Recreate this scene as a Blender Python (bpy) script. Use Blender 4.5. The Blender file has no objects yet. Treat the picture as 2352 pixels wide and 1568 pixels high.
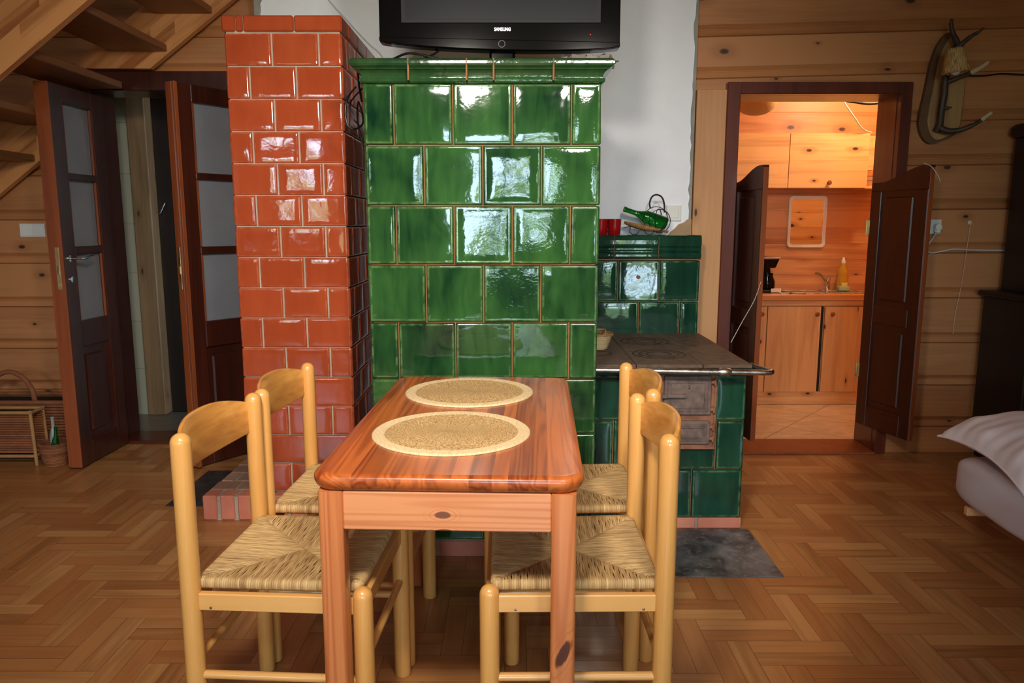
import bpy, math, random
from mathutils import Vector, Matrix
R = random.Random(11)
PI = math.pi
sc = bpy.context.scene
COL = sc.collection

# ------------------------------------------------------------------ helpers
def lin(r, g, b):
    f = lambda c: (c/255/12.92) if c <= 10 else ((c/255+.055)/1.055)**2.4
    return (f(r), f(g), f(b), 1.0)

class MB:
    """collects geometry for one mesh; tone = random per piece, guv = grain / tile coordinates"""
    def __init__(s):
        s.v = []; s.f = []; s.t = []; s.g = []; s.tone = (.5, .5, .5); s.flat = None
    def new_tone(s):
        s.tone = (R.random(), R.random(), R.random()); return s
    def add(s, vs, fs, gs=None):
        o = len(s.v)
        s.v += [tuple(v) for v in vs]
        s.t += [s.tone]*len(vs)
        s.g += [s.flat]*len(vs) if s.flat else [tuple(g) for g in gs] if gs else [tuple(v) for v in vs]
        s.f += [tuple(i+o for i in f) for f in fs]
        return s
    def box(s, x0, x1, y0, y1, z0, z1, M=None):
        vs = [(x, y, z) for x in (x0, x1) for y in (y0, y1) for z in (z0, z1)]
        if M: vs2 = [M @ Vector(v) for v in vs]
        else: vs2 = vs
        return s.add(vs2, [(0, 1, 3, 2), (4, 6, 7, 5), (0, 4, 5, 1), (2, 3, 7, 6), (0, 2, 6, 4), (1, 5, 7, 3)], vs)
    def cbox(s, x0, x1, y0, y1, z0, z1, b, M=None):
        """box with chamfered edges"""
        c = [(x0, x1), (y0, y1), (z0, z1)]
        vs = []; idx = {}
        for ix in (0, 1):
            for iy in (0, 1):
                for iz in (0, 1):
                    for k in range(3):
                        p = [c[0][ix], c[1][iy], c[2][iz]]
                        for j, ii in enumerate((ix, iy, iz)):
                            if j != k: p[j] += b if ii == 0 else -b
                        idx[(ix, iy, iz, k)] = len(vs); vs.append(tuple(p))
        # k: axis along which vertex keeps the outer position
        fs = []
        for k in range(3):
            a, d = [j for j in range(3) if j != k]
            for e in (0, 1):
                q = []
                for (p, r) in ((0, 0), (1, 0), (1, 1), (0, 1)):
                    i = [0, 0, 0]; i[k] = e; i[a] = p; i[d] = r
                    q.append(idx[(i[0], i[1], i[2], k)])
                flip = (e == 0) != (k == 1)
                fs.append(tuple(q[::-1]) if flip else tuple(q))
        for k in range(3):           # edges parallel to axis k
            a, d = [j for j in range(3) if j != k]
            for p in (0, 1):
                for r in (0, 1):
                    i0 = [0, 0, 0]; i1 = [0, 0, 0]
                    i0[k] = 0; i1[k] = 1
                    for i in (i0, i1): i[a] = p; i[d] = r
                    q = [idx[(*i0, a)], idx[(*i1, a)], idx[(*i1, d)], idx[(*i0, d)]]
                    flip = (p == r) != (k == 1)
                    fs.append(tuple(q[::-1]) if not flip else tuple(q))
        for ix in (0, 1):
            for iy in (0, 1):
                for iz in (0, 1):
                    q = [idx[(ix, iy, iz, k)] for k in range(3)]
                    fs.append(tuple(q) if (ix+iy+iz) % 2 == 1 else tuple(q[::-1]))
        vv = [M @ Vector(v) for v in vs] if M else vs
        return s.add(vv, fs, vs)
    def tube(s, pts, r, n=12, caps=True, closed=False):
        pts = [Vector(p) for p in pts]; m = len(pts)
        rad = r if isinstance(r, (list, tuple)) else [r]*m
        tan = []
        for i in range(m):
            if closed: d = pts[(i+1) % m]-pts[i-1]
            else: d = pts[min(i+1, m-1)]-pts[max(i-1, 0)]
            tan.append(d.normalized())
        up = Vector((0, 0, 1)) if abs(tan[0].z) < .9 else Vector((1, 0, 0))
        nrm = (up-tan[0]*up.dot(tan[0])).normalized()
        vs = []; gs = []; L = 0
        for i in range(m):
            if i:
                nrm = (nrm-tan[i]*nrm.dot(tan[i])).normalized(); L += (pts[i]-pts[i-1]).length
            bn = tan[i].cross(nrm)
            for k in range(n):
                a = 2*PI*k/n
                vs.append(pts[i]+(nrm*math.cos(a)+bn*math.sin(a))*rad[i]); gs.append((L, k/n, 0))
        fs = []
        for i in range(m if closed else m-1):
            j = (i+1) % m
            for k in range(n):
                fs.append((i*n+k, i*n+(k+1) % n, j*n+(k+1) % n, j*n+k))
        if caps and not closed:
            fs.append(tuple(range(n))[::-1]); fs.append(tuple((m-1)*n+k for k in range(n)))
        return s.add(vs, fs, gs)
    def lathe(s, prof, n=32, c=(0, 0, 0), M=None, cap0=False, cap1=False, seam=False):
        vs = []; gs = []; w = n+1 if seam else n
        for (r, z) in prof:
            for k in range(w):
                a = 2*PI*k/n
                p = Vector((c[0]+r*math.cos(a), c[1]+r*math.sin(a), c[2]+z))
                vs.append(M @ p if M else p); gs.append((r, a/(2*PI), z))
        fs = [(i*w+k, i*w+(k+1) % w, (i+1)*w+(k+1) % w, (i+1)*w+k) for i in range(len(prof)-1) for k in range(n)]
        if cap0: fs.append(tuple(range(n))[::-1])
        if cap1: fs.append(tuple((len(prof)-1)*n+k for k in range(n)))
        return s.add(vs, fs, gs)
    def prism(s, poly, axis, a, b, M=None):
        """poly: 2-D outline (counter-clockwise); extruded along axis from a to b"""
        def P(p, w):
            if axis == 'Z': q = (p[0], p[1], w)
            elif axis == 'Y': q = (p[0], w, p[1])
            else: q = (w, p[0], p[1])
            return M @ Vector(q) if M else q
        n = len(poly)
        vs = [P(p, a) for p in poly]+[P(p, b) for p in poly]
        fs = [(i, (i+1) % n, n+(i+1) % n, n+i) for i in range(n)]+[tuple(range(n))[::-1], tuple(range(n, 2*n))]
        if axis == 'Y': fs = [f[::-1] for f in fs]
        return s.add(vs, fs)
    def grid(s, fn, nu, nv, gfn=None, flip=False):
        vs = []; gs = []
        for j in range(nv+1):
            for i in range(nu+1):
                vs.append(fn(i/nu, j/nv)); gs.append(gfn(i/nu, j/nv) if gfn else (i/nu, j/nv, 0))
        fs = []
        for j in range(nv):
            for i in range(nu):
                a = j*(nu+1)+i; q = (a, a+1, a+nu+2, a+nu+1)
                fs.append(q[::-1] if flip else q)
        return s.add(vs, fs, gs)
    def mesh(s, name, off=(0, 0, 0), sharp=35):
        me = bpy.data.meshes.new(name)
        me.from_pydata([(v[0]-off[0], v[1]-off[1], v[2]-off[2]) for v in s.v], [], s.f)
        a = me.attributes.new('tone', 'FLOAT_COLOR', 'POINT')
        fl = []
        for t in s.t: fl += [t[0], t[1], t[2], 1]
        a.data.foreach_set('color', fl)
        a = me.attributes.new('guv', 'FLOAT_VECTOR', 'POINT')
        fl = []
        for g in s.g: fl += [g[0], g[1], g[2]]
        a.data.foreach_set('vector', fl)
        me.validate()
        me.polygons.foreach_set('use_smooth', [True]*len(me.polygons))
        me.set_sharp_from_angle(angle=math.radians(sharp))
        me.update()
        return me

def rotz(a, at=(0, 0, 0)):
    return Matrix.Translation(at) @ Matrix.Rotation(a, 4, 'Z')

def obj(name, mb, m, parent=None, sharp=35, bevel=None, label=None, local=False):
    """one mesh object. With a parent (unrotated Empty) the coordinates given are world ones unless local"""
    if parent is not None and not local:
        off = WLOC[parent.name]
    elif parent is None and not local:
        xs = [v[0] for v in mb.v]; ys = [v[1] for v in mb.v]; zs = [v[2] for v in mb.v]
        off = ((min(xs)+max(xs))/2, (min(ys)+max(ys))/2, min(zs))
    else: off = (0, 0, 0)
    me = mb.mesh(name, off, sharp)
    o = bpy.data.objects.new(name, me); COL.objects.link(o)
    if parent is not None: o.parent = parent
    if not local: WLOC[o.name] = tuple(off)
    if parent is None: o.location = off
    for mm in (m if isinstance(m, (list, tuple)) else [m]): me.materials.append(mm)
    if bevel:
        b = o.modifiers.new('bevel', 'BEVEL'); b.width = bevel; b.segments = 2; b.limit_method = 'ANGLE'
        b.angle_limit = math.radians(40); b.harden_normals = False
    if label: o['label'] = label
    return o
WLOC = {}

def thing(name, label, cat, loc=(0, 0, 0), rz=0, group=None):
    o = bpy.data.objects.new(name, None); COL.objects.link(o)
    o.empty_display_size = .05
    o.location = loc; o.rotation_euler = (0, 0, rz); WLOC[o.name] = tuple(loc)
    o['label'] = label; o['category'] = cat
    if group: o['group'] = group
    return o
def tag(o, label, cat, group=None):
    o['label'] = label; o['category'] = cat
    if group: o['group'] = group
    return o
def struct(name, mb, m, parent=None, label=None, cat=None, **k):
    o = obj(name, mb, m, parent, **k)
    if parent is None:
        o['kind'] = 'structure'
        if label: o['label'] = label
        if cat: o['category'] = cat
    return o
def sthing(name, label, cat, loc):
    o = thing(name, label, cat, loc); o['kind'] = 'structure'; return o

# ------------------------------------------------------------------ materials
class NT:
    def __init__(s, name):
        s.m = bpy.data.materials.new(name); s.m.use_nodes = True
        s.t = s.m.node_tree; s.b = s.t.nodes['Principled BSDF']
    def n(s, typ, **props):
        nd = s.t.nodes.new(typ)
        for k, v in props.items(): setattr(nd, k, v)
        return nd
    def set(s, nd, key, val):
        sk = nd.inputs[key]
        if isinstance(val, bpy.types.NodeSocket): s.t.links.new(val, sk)
        else: sk.default_value = val
        return nd
    def math(s, op, a, b=0, c=None, clamp=False):
        nd = s.n('ShaderNodeMath', operation=op, use_clamp=clamp)
        s.set(nd, 0, a); s.set(nd, 1, b)
        if c is not None: s.set(nd, 2, c)
        return nd.outputs[0]
    def vmul(s, v, k):
        nd = s.n('ShaderNodeVectorMath', operation='MULTIPLY'); s.set(nd, 0, v); s.set(nd, 1, k); return nd.outputs[0]
    def vadd(s, v, k):
        nd = s.n('ShaderNodeVectorMath', operation='ADD'); s.set(nd, 0, v); s.set(nd, 1, k); return nd.outputs[0]
    def noise(s, v, scale, detail=3, dist=0, rough=.5):
        nd = s.n('ShaderNodeTexNoise'); s.set(nd, 'Vector', v); s.set(nd, 'Scale', scale); s.set(nd, 'Detail', detail)
        s.set(nd, 'Distortion', dist); s.set(nd, 'Roughness', rough); return nd.outputs['Fac']
    def rng(s, v, a, b, c=0., d=1., smooth=False):
        nd = s.n('ShaderNodeMapRange', interpolation_type='SMOOTHSTEP' if smooth else 'LINEAR')
        s.set(nd, 0, v); s.set(nd, 1, a); s.set(nd, 2, b); s.set(nd, 3, c); s.set(nd, 4, d); return nd.outputs[0]
    def mix(s, f, a, b, mode='MIX'):
        nd = s.n('ShaderNodeMix', data_type='RGBA', blend_type=mode)
        s.set(nd, 0, f); s.set(nd, 6, a); s.set(nd, 7, b); return nd.outputs[2]
    def attr(s, name, out='Vector'):
        return s.n('ShaderNodeAttribute', attribute_name=name).outputs[out]
    def obj(s): return s.n('ShaderNodeTexCoord').outputs['Object']
    def sep(s, v):
        nd = s.n('ShaderNodeSeparateXYZ'); s.set(nd, 0, v); return nd.outputs
    def bump(s, h, strength, dist=.01):
        nd = s.n('ShaderNodeBump'); s.set(nd, 'Height', h); s.set(nd, 'Strength', strength); s.set(nd, 'Distance', dist)
        s.set(s.b, 'Normal', nd.outputs[0])
    def out(s, color=None, rough=.5, metal=0., **k):
        if color is not None: s.set(s.b, 'Base Color', color)
        s.set(s.b, 'Roughness', rough); s.set(s.b, 'Metallic', metal)
        for kk, v in k.items(): s.set(s.b, kk.replace('_', ' '), v)
        return s.m

def plain(name, c, rough=.5, metal=0., var=0., bump=0., bscale=60, **k):
    t = NT(name); col = c
    if var:
        f = t.noise(t.obj(), 9, 4)
        col = t.mix(t.rng(f, .3, .7), tuple(x*(1-var) for x in c[:3])+(1,), tuple(min(1, x*(1+var)) for x in c[:3])+(1,))
    if bump: t.bump(t.noise(t.obj(), bscale, 3), bump)
    return t.out(col, rough, metal, **k)

def wood(name, light, dark, axis='X', src='obj', ring=26, ramt=.6, stretch=(.7, 6.5), fine=.35, knots=0, knot_scale=(1.6, 3.2),
         tone=.25, rough=.4, coat=0., knotc=(.045, .018, .008, 1), bump=.05, blotch=.2, warm=None, spot=None):
    t = NT(name)
    v = t.attr('guv') if src == 'guv' else t.obj()
    tn = t.attr('tone', 'Color'); tr = t.sep(tn)
    off = t.vmul(tn, (7., 9., 5.))
    if axis == 'Y': rot = t.sep(v); cx = t.n('ShaderNodeCombineXYZ'); t.set(cx, 0, rot[1]); t.set(cx, 1, rot[0]); t.set(cx, 2, rot[2]); v = cx.outputs[0]
    elif axis == 'Z': rot = t.sep(v); cx = t.n('ShaderNodeCombineXYZ'); t.set(cx, 0, rot[2]); t.set(cx, 1, rot[0]); t.set(cx, 2, rot[1]); v = cx.outputs[0]
    v = t.vadd(v, off)
    low = t.noise(t.vmul(v, (stretch[0], stretch[1], stretch[1])), 1., 2, .25)
    s1 = t.math('SINE', t.math('MULTIPLY', low, ring*2.)); rg = t.rng(s1, -.2, 1., 0, 1)
    fn = t.noise(t.vmul(v, (3., 70., 70.)), 1., 4)
    bl = t.noise(t.vmul(v, (.9, 2.2, 2.2)), 1., 2)
    f = t.math('MULTIPLY', rg, ramt)
    f = t.math('ADD', f, t.rng(fn, .35, .7, 0, fine))
    f = t.math('ADD', f, t.rng(bl, .35, .7, -blotch, blotch))
    f = t.math('ADD', f, t.rng(tr[0], 0, 1, -tone, tone), clamp=True)
    col = t.mix(f, light, dark)
    if warm: col = t.mix(t.math('MULTIPLY', tr[1], .7), col, warm)
    if knots:
        vo = t.n('ShaderNodeTexVoronoi', feature='F1', voronoi_dimensions='2D'); kv = t.sep(v); kc = t.n('ShaderNodeCombineXYZ')
        t.set(kc, 0, t.math('MULTIPLY', kv[0], knot_scale[0])); t.set(kc, 1, t.math('MULTIPLY', t.math('ADD', kv[1], kv[2]), knot_scale[1]))
        t.set(vo, 'Vector', kc.outputs[0]); t.set(vo, 'Scale', 1.)
        t.set(vo, 'Randomness', 1.)
        cell = t.sep(vo.outputs['Color'])
        kd = vo.outputs['Distance']
        rad = t.rng(cell[1], 0, 1, .03, .10)
        on = t.math('GREATER_THAN', cell[0], 1-knots)
        k1 = t.rng(kd, t.math('MULTIPLY', rad, .45), rad, 1, 0, smooth=True)
        halo = t.rng(kd, rad, t.math('MULTIPLY', rad, 3.2), .45, 0, smooth=True)
        col = t.mix(t.math('MULTIPLY', halo, on), col, dark)
        col = t.mix(t.math('MULTIPLY', k1, on), col, knotc)
    for (ia, ib, a0, b0, ra, rb, sh) in (spot or ()):
        o_ = t.sep(t.obj())
        da = t.math('DIVIDE', t.math('SUBTRACT', t.math('ADD', o_[ia], t.math('MULTIPLY', t.math('SUBTRACT', o_[ib], b0), sh)), a0), ra)
        db = t.math('DIVIDE', t.math('SUBTRACT', o_[ib], b0), rb)
        dd = t.math('SQRT', t.math('ADD', t.math('MULTIPLY', da, da), t.math('MULTIPLY', db, db)))
        dd = t.math('ADD', dd, t.rng(fn, .3, .7, -.18, .18))
        rg2 = t.math('MULTIPLY', t.rng(t.math('SINE', t.math('MULTIPLY', dd, 9.)), 0, 1, 0, .55), t.rng(dd, .9, 3.2, 1, 0, smooth=True))
        col = t.mix(rg2, col, dark)
        col = t.mix(t.rng(dd, .75, 1.05, .9, 0, smooth=True), col, knotc)
    if bump: t.bump(t.math('ADD', fn, t.math('MULTIPLY', rg, .4)), bump, .003)
    k = {}
    if coat: k['Coat_Weight'] = coat; k['Coat_Roughness'] = .12
    return t.out(col, rough, **k)

M = {}
M['log'] = wood('honey_log', lin(192, 130, 80), lin(146, 88, 50), 'X', ring=10, ramt=.22, stretch=(.35, 5), fine=.3, knots=.34, knot_scale=(2.6, 4.6), tone=.22, rough=.48, blotch=.22)
M['logv'] = wood('honey_board', lin(206, 150, 98), lin(168, 108, 62), 'Z', ring=10, ramt=.25, stretch=(.35, 6), fine=.3, knots=.3, knot_scale=(2.2, 6), tone=.15, rough=.48)
M['kpine'] = wood('kitchen_pine', lin(226, 170, 108), lin(168, 98, 50), 'X', ring=12, ramt=.3, stretch=(.45, 7), fine=.3, knots=.55, knot_scale=(3.0, 6.0), tone=.35, rough=.45)
M['kwall'] = wood('red_pine_wall', lin(206, 138, 82), lin(146, 76, 36), 'X', ring=12, ramt=.35, stretch=(.45, 7), fine=.3, knots=.55, knot_scale=(2.2, 4.0), tone=.42, rough=.45)
M['kpinev'] = wood('kitchen_pine_door', lin(214, 156, 96), lin(180, 116, 62), 'Z', ring=16, ramt=.3, stretch=(.4, 6), fine=.25, knots=.25, knot_scale=(1.6, 5), tone=.2, rough=.45)
M['stair'] = wood('glued_stair_wood', lin(224, 156, 96), lin(158, 90, 44), 'X', src='guv', ring=14, ramt=.4, stretch=(.6, 7), fine=.3, knots=.15, knot_scale=(1.3, 5), tone=.38, rough=.42)
M['tread'] = wood('shaded_stair_tread', lin(150, 98, 56), lin(112, 68, 34), 'Y', ring=10, ramt=.3, fine=.3, tone=.2, rough=.45)  # tread wood darkened to stand in for shade on the undersides
M['floor'] = wood('oak_parquet', lin(196, 142, 86), lin(138, 86, 44), 'X', src='guv', ring=8, ramt=.32, stretch=(1.1, 9), fine=.4, tone=.30, rough=.36, blotch=.2, coat=.15, bump=.03, warm=lin(160, 94, 48))
M['beech'] = wood('lacquered_beech', lin(229, 168, 92), lin(205, 138, 66), 'Z', ring=5, ramt=.18, stretch=(1.2, 14), fine=.35, tone=.1, rough=.3, coat=.5, bump=.01)
M['beechx'] = wood('lacquered_beech_rail', lin(232, 172, 98), lin(208, 142, 72), 'X', ring=5, ramt=.18, stretch=(1.2, 14), fine=.35, tone=.1, rough=.3, coat=.5, bump=.01)
M['beechy'] = wood('lacquered_beech_crossrail', lin(229, 168, 92), lin(202, 136, 66), 'Y', ring=5, ramt=.18, stretch=(1.2, 14), fine=.35, tone=.1, rough=.3, coat=.5, bump=.01)
M['ply'] = wood('lacquered_plywood', lin(228, 162, 82), lin(176, 106, 44), 'Y', ring=9, ramt=.25, stretch=(2.2, 13), fine=.45, tone=.1, rough=.28, coat=.6, bump=.01)
M['tabletop'] = wood('stained_pine_top', lin(204, 108, 50), lin(136, 58, 26), 'Y', src='guv', ring=48, ramt=.42, stretch=(.40, 8), fine=.4, tone=.46, rough=.3, coat=.2, bump=.01, blotch=.08)
M['tablewood'] = wood('stained_pine_leg', lin(218, 136, 80), lin(188, 98, 48), 'Z', ring=34, ramt=.5, stretch=(.4, 10), fine=.3, tone=.1, rough=.33, coat=.3, bump=.01, knotc=lin(60, 21, 9), spot=[(0, 2, .259, .37, .014, .036, -.35)])
M['apron'] = wood('stained_pine_apron', lin(226, 150, 100), lin(196, 112, 66), 'X', ring=42, ramt=.55, stretch=(.4, 11), fine=.3, tone=.1, rough=.33, coat=.3, bump=.01, knotc=lin(112, 66, 52), spot=[(0, 2, -.008, .690, .018, .0085, 0), (0, 2, -.006, .652, .022, .006, 0)])
M['mahog'] = wood('mahogany_stain', lin(74, 31, 18), lin(42, 17, 10), 'Z', ring=12, ramt=.35, stretch=(.5, 8), fine=.35, tone=.15, rough=.33, coat=.25, bump=.01)
M['mahogx'] = wood('mahogany_stain_rail', lin(84, 35, 20), lin(48, 19, 11), 'X', ring=12, ramt=.35, stretch=(.5, 8), fine=.35, tone=.15, rough=.33, coat=.25, bump=.01)
M['oxblood'] = wood('red_brown_edge', lin(150, 76, 38), lin(104, 48, 23), 'Z', ring=10, ramt=.3, stretch=(.4, 10), fine=.3, tone=.1, rough=.4, coat=.1)
M['mahogshade'] = wood('shaded_mahogany_stain', lin(60, 25, 15), lin(36, 15, 9), 'Z', ring=12, ramt=.35, stretch=(.5, 8), fine=.35, tone=.15, rough=.36, coat=.15, bump=.01)  # mahogany darkened: dimmer light on the saloon leaves is put into the colour
M['hutch'] = wood('nearly_black_oak', lin(34, 22, 16), lin(20, 13, 9), 'Z', ring=10, ramt=.3, rough=.5, tone=.1)
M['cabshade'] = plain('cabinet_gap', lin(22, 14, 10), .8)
M['white'] = plain('white_plaster', lin(240, 243, 248), .75, var=.02, bump=.12, bscale=35)
M['plaster_grey'] = plain('bare_grey_plaster', lin(150, 146, 138), .85, var=.2, bump=.4, bscale=50)
M['plaster_tan'] = plain('chipped_brown_plaster', lin(170, 138, 104), .85, var=.25, bump=.4, bscale=50)
M['grout'] = plain('brown_fireclay_grout', lin(146, 96, 58), .9, var=.25)
M['greygrout'] = plain('grey_grout', lin(176, 158, 140), .9, var=.2)
M['mortar'] = plain('grey_mortar', lin(160, 146, 128), .9, var=.2, bump=.4, bscale=80)

def glaze(name, deep, mid, thin, rough=.05, wav=.12, spec=.5):
    t = NT(name)
    v = t.obj(); g = t.sep(t.attr('guv')); tn = t.attr('tone', 'Color'); tr = t.sep(tn)
    off = t.vmul(tn, (13., 17., 9.))
    st = t.noise(t.vmul(t.vadd(v, off), (26., 26., 5.)), 1., 3, .6)
    lo = t.noise(t.vmul(t.vadd(v, off), (6., 6., 4.)), 1., 2, .8)
    f = t.rng(st, .3, .72, 0, .45)
    f = t.math('ADD', f, t.rng(lo, .32, .68, 0, .5))
    f = t.math('ADD', f, t.rng(tr[0], 0, 1, -.22, .2))
    f = t.math('ADD', f, t.rng(g[1], .5, 0., 0, .22), clamp=True)
    col = t.mix(f, deep, mid)
    ridge = t.math('MULTIPLY', g[2], t.rng(t.noise(v, 30, 2), .35, .6))
    col = t.mix(ridge, col, thin)
    h = t.math('ADD', t.math('MULTIPLY', t.noise(t.vadd(v, off), 16, 2, .5), 1.), t.math('MULTIPLY', t.noise(t.vmul(t.vadd(v, off), (1., 1., 1.6)), 75, 2, .4), t.rng(tr[1], .3, 1, 0., .28)))
    t.bump(h, wav, .012)
    return t.out(col, rough, IOR=1.55, Coat_Weight=0.)
M['green'] = glaze('green_glaze', lin(10, 44, 27), lin(54, 98, 48), lin(98, 126, 78), wav=.05)
M['teal'] = glaze('dark_green_glaze', lin(10, 46, 36), lin(30, 76, 54), lin(84, 116, 80), wav=.035)
M['cornice'] = glaze('green_cornice_glaze', lin(22, 56, 32), lin(50, 82, 44), lin(92, 102, 60), rough=.1)
M['terra'] = glaze('terracotta_glaze', lin(158, 66, 36), lin(176, 78, 44), lin(204, 116, 84), rough=.06, wav=.05)
def brickm(name, a, b):
    t = NT(name); tn = t.sep(t.attr('tone', 'Color')); v = t.obj()
    f = t.math('ADD', t.math('MULTIPLY', t.noise(v, 22, 4), .7), t.math('MULTIPLY', tn[0], .5), clamp=True)
    t.bump(t.noise(v, 90, 4), .35, .004)
    return t.out(t.mix(f, a, b), .8)
M['brick'] = brickm('red_brick', lin(180, 96, 72), lin(208, 134, 108))
M['dustbrick'] = brickm('dusty_brick', lin(126, 88, 72), lin(168, 130, 108))

def metal(name, c, rough, var=.25, met=1., bump=.1, sc_=30):
    t = NT(name); v = t.obj(); f = t.noise(v, sc_, 5)
    col = t.mix(t.rng(f, .35, .65), tuple(x*(1-var) for x in c[:3])+(1,), tuple(min(1, x*(1+var)) for x in c[:3])+(1,))
    t.bump(t.noise(v, 120, 3), bump, .003)
    return t.out(col, t.rng(f, .3, .7, rough*.8, rough*1.2), met)
M['iron'] = metal('dull_cast_iron', lin(112, 92, 82), .6, .3, .15)
M['ironplate'] = metal('cooker_iron_plate', lin(104, 82, 66), .55, .25, .2)
M['irondark'] = metal('black_iron', lin(34, 30, 28), .6, .3, .3)
M['rust'] = metal('rusty_iron', lin(140, 92, 66), .7, .3, .2)
M['steel'] = metal('worn_chrome', lin(196, 190, 180), .3, .15, 1., .05)
M['chrome'] = metal('chrome', lin(220, 220, 220), .12, .03, 1., .0)
M['brass'] = metal('brass', lin(240, 220, 160), .35, .15, 1., .05)
def slatem(name, a, b, c):
    t = NT(name); v = t.obj()
    f = t.noise(v, 9, 6, .8); g = t.noise(v, 42, 4)
    col = t.mix(t.rng(f, .35, .66), a, b); col = t.mix(t.rng(g, .55, .75, 0, .6), col, c)
    t.bump(t.math('ADD', f, g), .25, .004)
    return t.out(col, .55, .25)
M['slate'] = slatem('grey_sheet_metal', lin(66, 64, 66), lin(128, 128, 130), lin(160, 162, 166))
M['slatedark'] = slatem('dark_sheet_metal', lin(48, 46, 46), lin(72, 68, 66), lin(86, 84, 84))
M['rush'] = None
t = NT('woven_rush'); tn = t.sep(t.attr('tone', 'Color')); g = t.attr('guv')
f = t.math('ADD', t.math('MULTIPLY', tn[0], .4), t.rng(t.noise(g, 1., 3), .3, .7, 0, .6), clamp=True)
M['rush'] = t.out(t.mix(f, lin(146, 106, 58), lin(224, 188, 130)), .55)
t = NT('coiled_seagrass'); g = t.sep(t.attr('guv'))
cx = t.n('ShaderNodeCombineXYZ'); t.set(cx, 0, t.math('MULTIPLY', g[0], 330)); t.set(cx, 1, t.math('MULTIPLY', g[1], 150.)); 
f = t.noise(cx.outputs[0], 1., 4, .6, .7)
f2 = t.noise(t.obj(), 14, 3)
col = t.mix(t.rng(f, .36, .64), lin(146, 106, 60), lin(240, 202, 140))
col = t.mix(t.rng(f2, .3, .7, 0, .2), col, lin(160, 114, 62))
t.bump(f, .7, .004)
M['seagrass'] = t.out(col, .75)
t = NT('cream_cotton_braid'); g = t.sep(t.attr('guv'))
cx = t.n('ShaderNodeCombineXYZ'); t.set(cx, 0, t.math('MULTIPLY', g[0], 150)); t.set(cx, 1, t.math('MULTIPLY', g[1], 300.))
f = t.noise(cx.outputs[0], 1., 3, .5)
t.bump(f, .6, .003)
M['cream'] = t.out(t.mix(t.rng(f, .35, .65), lin(208, 178, 132), lin(232, 206, 160)), .8)
M['blackgloss'] = plain('gloss_black_plastic', lin(9, 9, 10), .1, IOR=1.28)
M['blackmatt'] = plain('matt_black_plastic', lin(14, 14, 15), .5, IOR=1.3)
M['screen'] = plain('dark_screen', lin(24, 25, 28), .35, IOR=1.2)
M['silver'] = plain('silver_print', lin(200, 200, 202), .3, .6)
M['cable'] = plain('black_cable', lin(12, 12, 12), .45)
M['wcable'] = plain('white_cable', lin(208, 206, 200), .5)
M['wplastic'] = plain('white_plastic', lin(226, 224, 216), .35)
M['redglaze'] = plain('red_ceramic', lin(164, 20, 22), .15)
t = NT('green_glass'); M['gglass'] = t.out(lin(20, 120, 40), .04, Transmission_Weight=.75, IOR=1.5)
t = NT('clear_plastic_wrap'); M['wrap'] = t.out(lin(196, 186, 180), .12, Transmission_Weight=.55, IOR=1.3)
t = NT('frosted_glass'); v = t.obj(); t.bump(t.noise(v, 160, 3), .3, .003)
M['frost'] = t.out(t.mix(t.noise(v, 7, 3), lin(150, 152, 158), lin(176, 178, 184)), .32, Transmission_Weight=.35, IOR=1.45)
t = NT('mirror_glass'); M['mirror'] = t.out(lin(235, 235, 235), .02, 1.)
M['mframe'] = plain('pale_grey_frame', lin(222, 204, 178), .4)
M['wicker'] = brickm('brown_wicker', lin(92, 48, 26), lin(160, 96, 56))
M['wickerpale'] = brickm('pale_wicker', lin(176, 150, 104), lin(222, 198, 150))
M['wickertan'] = brickm('tan_wicker', lin(138, 96, 52), lin(190, 144, 86))
t = NT('bed_linen'); v = t.obj(); t.bump(t.noise(v, 500, 2), .12, .002)
M['linen'] = t.out(t.mix(t.noise(v, 3, 2), lin(228, 206, 200), lin(236, 216, 212)), .8, Sheen_Weight=.2)
M['sheet'] = plain('grey_white_sheet', lin(208, 190, 188), .8, bump=.1, bscale=300)
M['antler'] = wood('dark_antler', lin(74, 56, 40), lin(34, 24, 17), 'Z', ring=8, ramt=.3, stretch=(2, 20), fine=.5, tone=.1, rough=.5)
M['antlertip'] = plain('pale_antler_tip', lin(196, 178, 140), .4)
M['bark'] = brickm('rough_bark', lin(74, 48, 30), lin(120, 86, 52))
M['slab'] = wood('sawn_slab', lin(176, 138, 88), lin(132, 96, 56), 'Z', ring=14, ramt=.35, stretch=(1., 8), fine=.3, tone=.1, rough=.5)
t = NT('raffia_shade'); g = t.sep(t.attr('guv')); cx = t.n('ShaderNodeCombineXYZ'); t.set(cx, 0, t.math('MULTIPLY', g[1], 130.)); t.set(cx, 1, t.math('MULTIPLY', g[2], 3.))
f = t.noise(cx.outputs[0], 1., 3); t.bump(f, .6, .004)
M['raffia'] = t.out(t.mix(t.rng(f, .34, .6), lin(120, 84, 40), lin(220, 184, 118)), .7)
M['bulb'] = plain('milky_bulb', lin(226, 220, 232), .2)
M['tgreen'] = None
t = NT('pale_wall_tile'); br = t.n('ShaderNodeTexBrick', offset=0.); v = t.obj(); sp = t.sep(v)
cx = t.n('ShaderNodeCombineXYZ'); t.set(cx, 0, t.math('ADD', sp[0], sp[1])); t.set(cx, 1, sp[2])
t.set(br, 'Vector', cx.outputs[0]); t.set(br, 'Scale', 1.); t.set(br, 'Brick Width', .25); t.set(br, 'Row Height', .33); t.set(br, 'Mortar Size', .002)
t.set(br, 'Color1', lin(176, 182, 164)); t.set(br, 'Color2', lin(182, 186, 168)); t.set(br, 'Mortar', lin(140, 142, 130))
M['walltile'] = t.out(br.outputs['Color'], .25)
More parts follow.
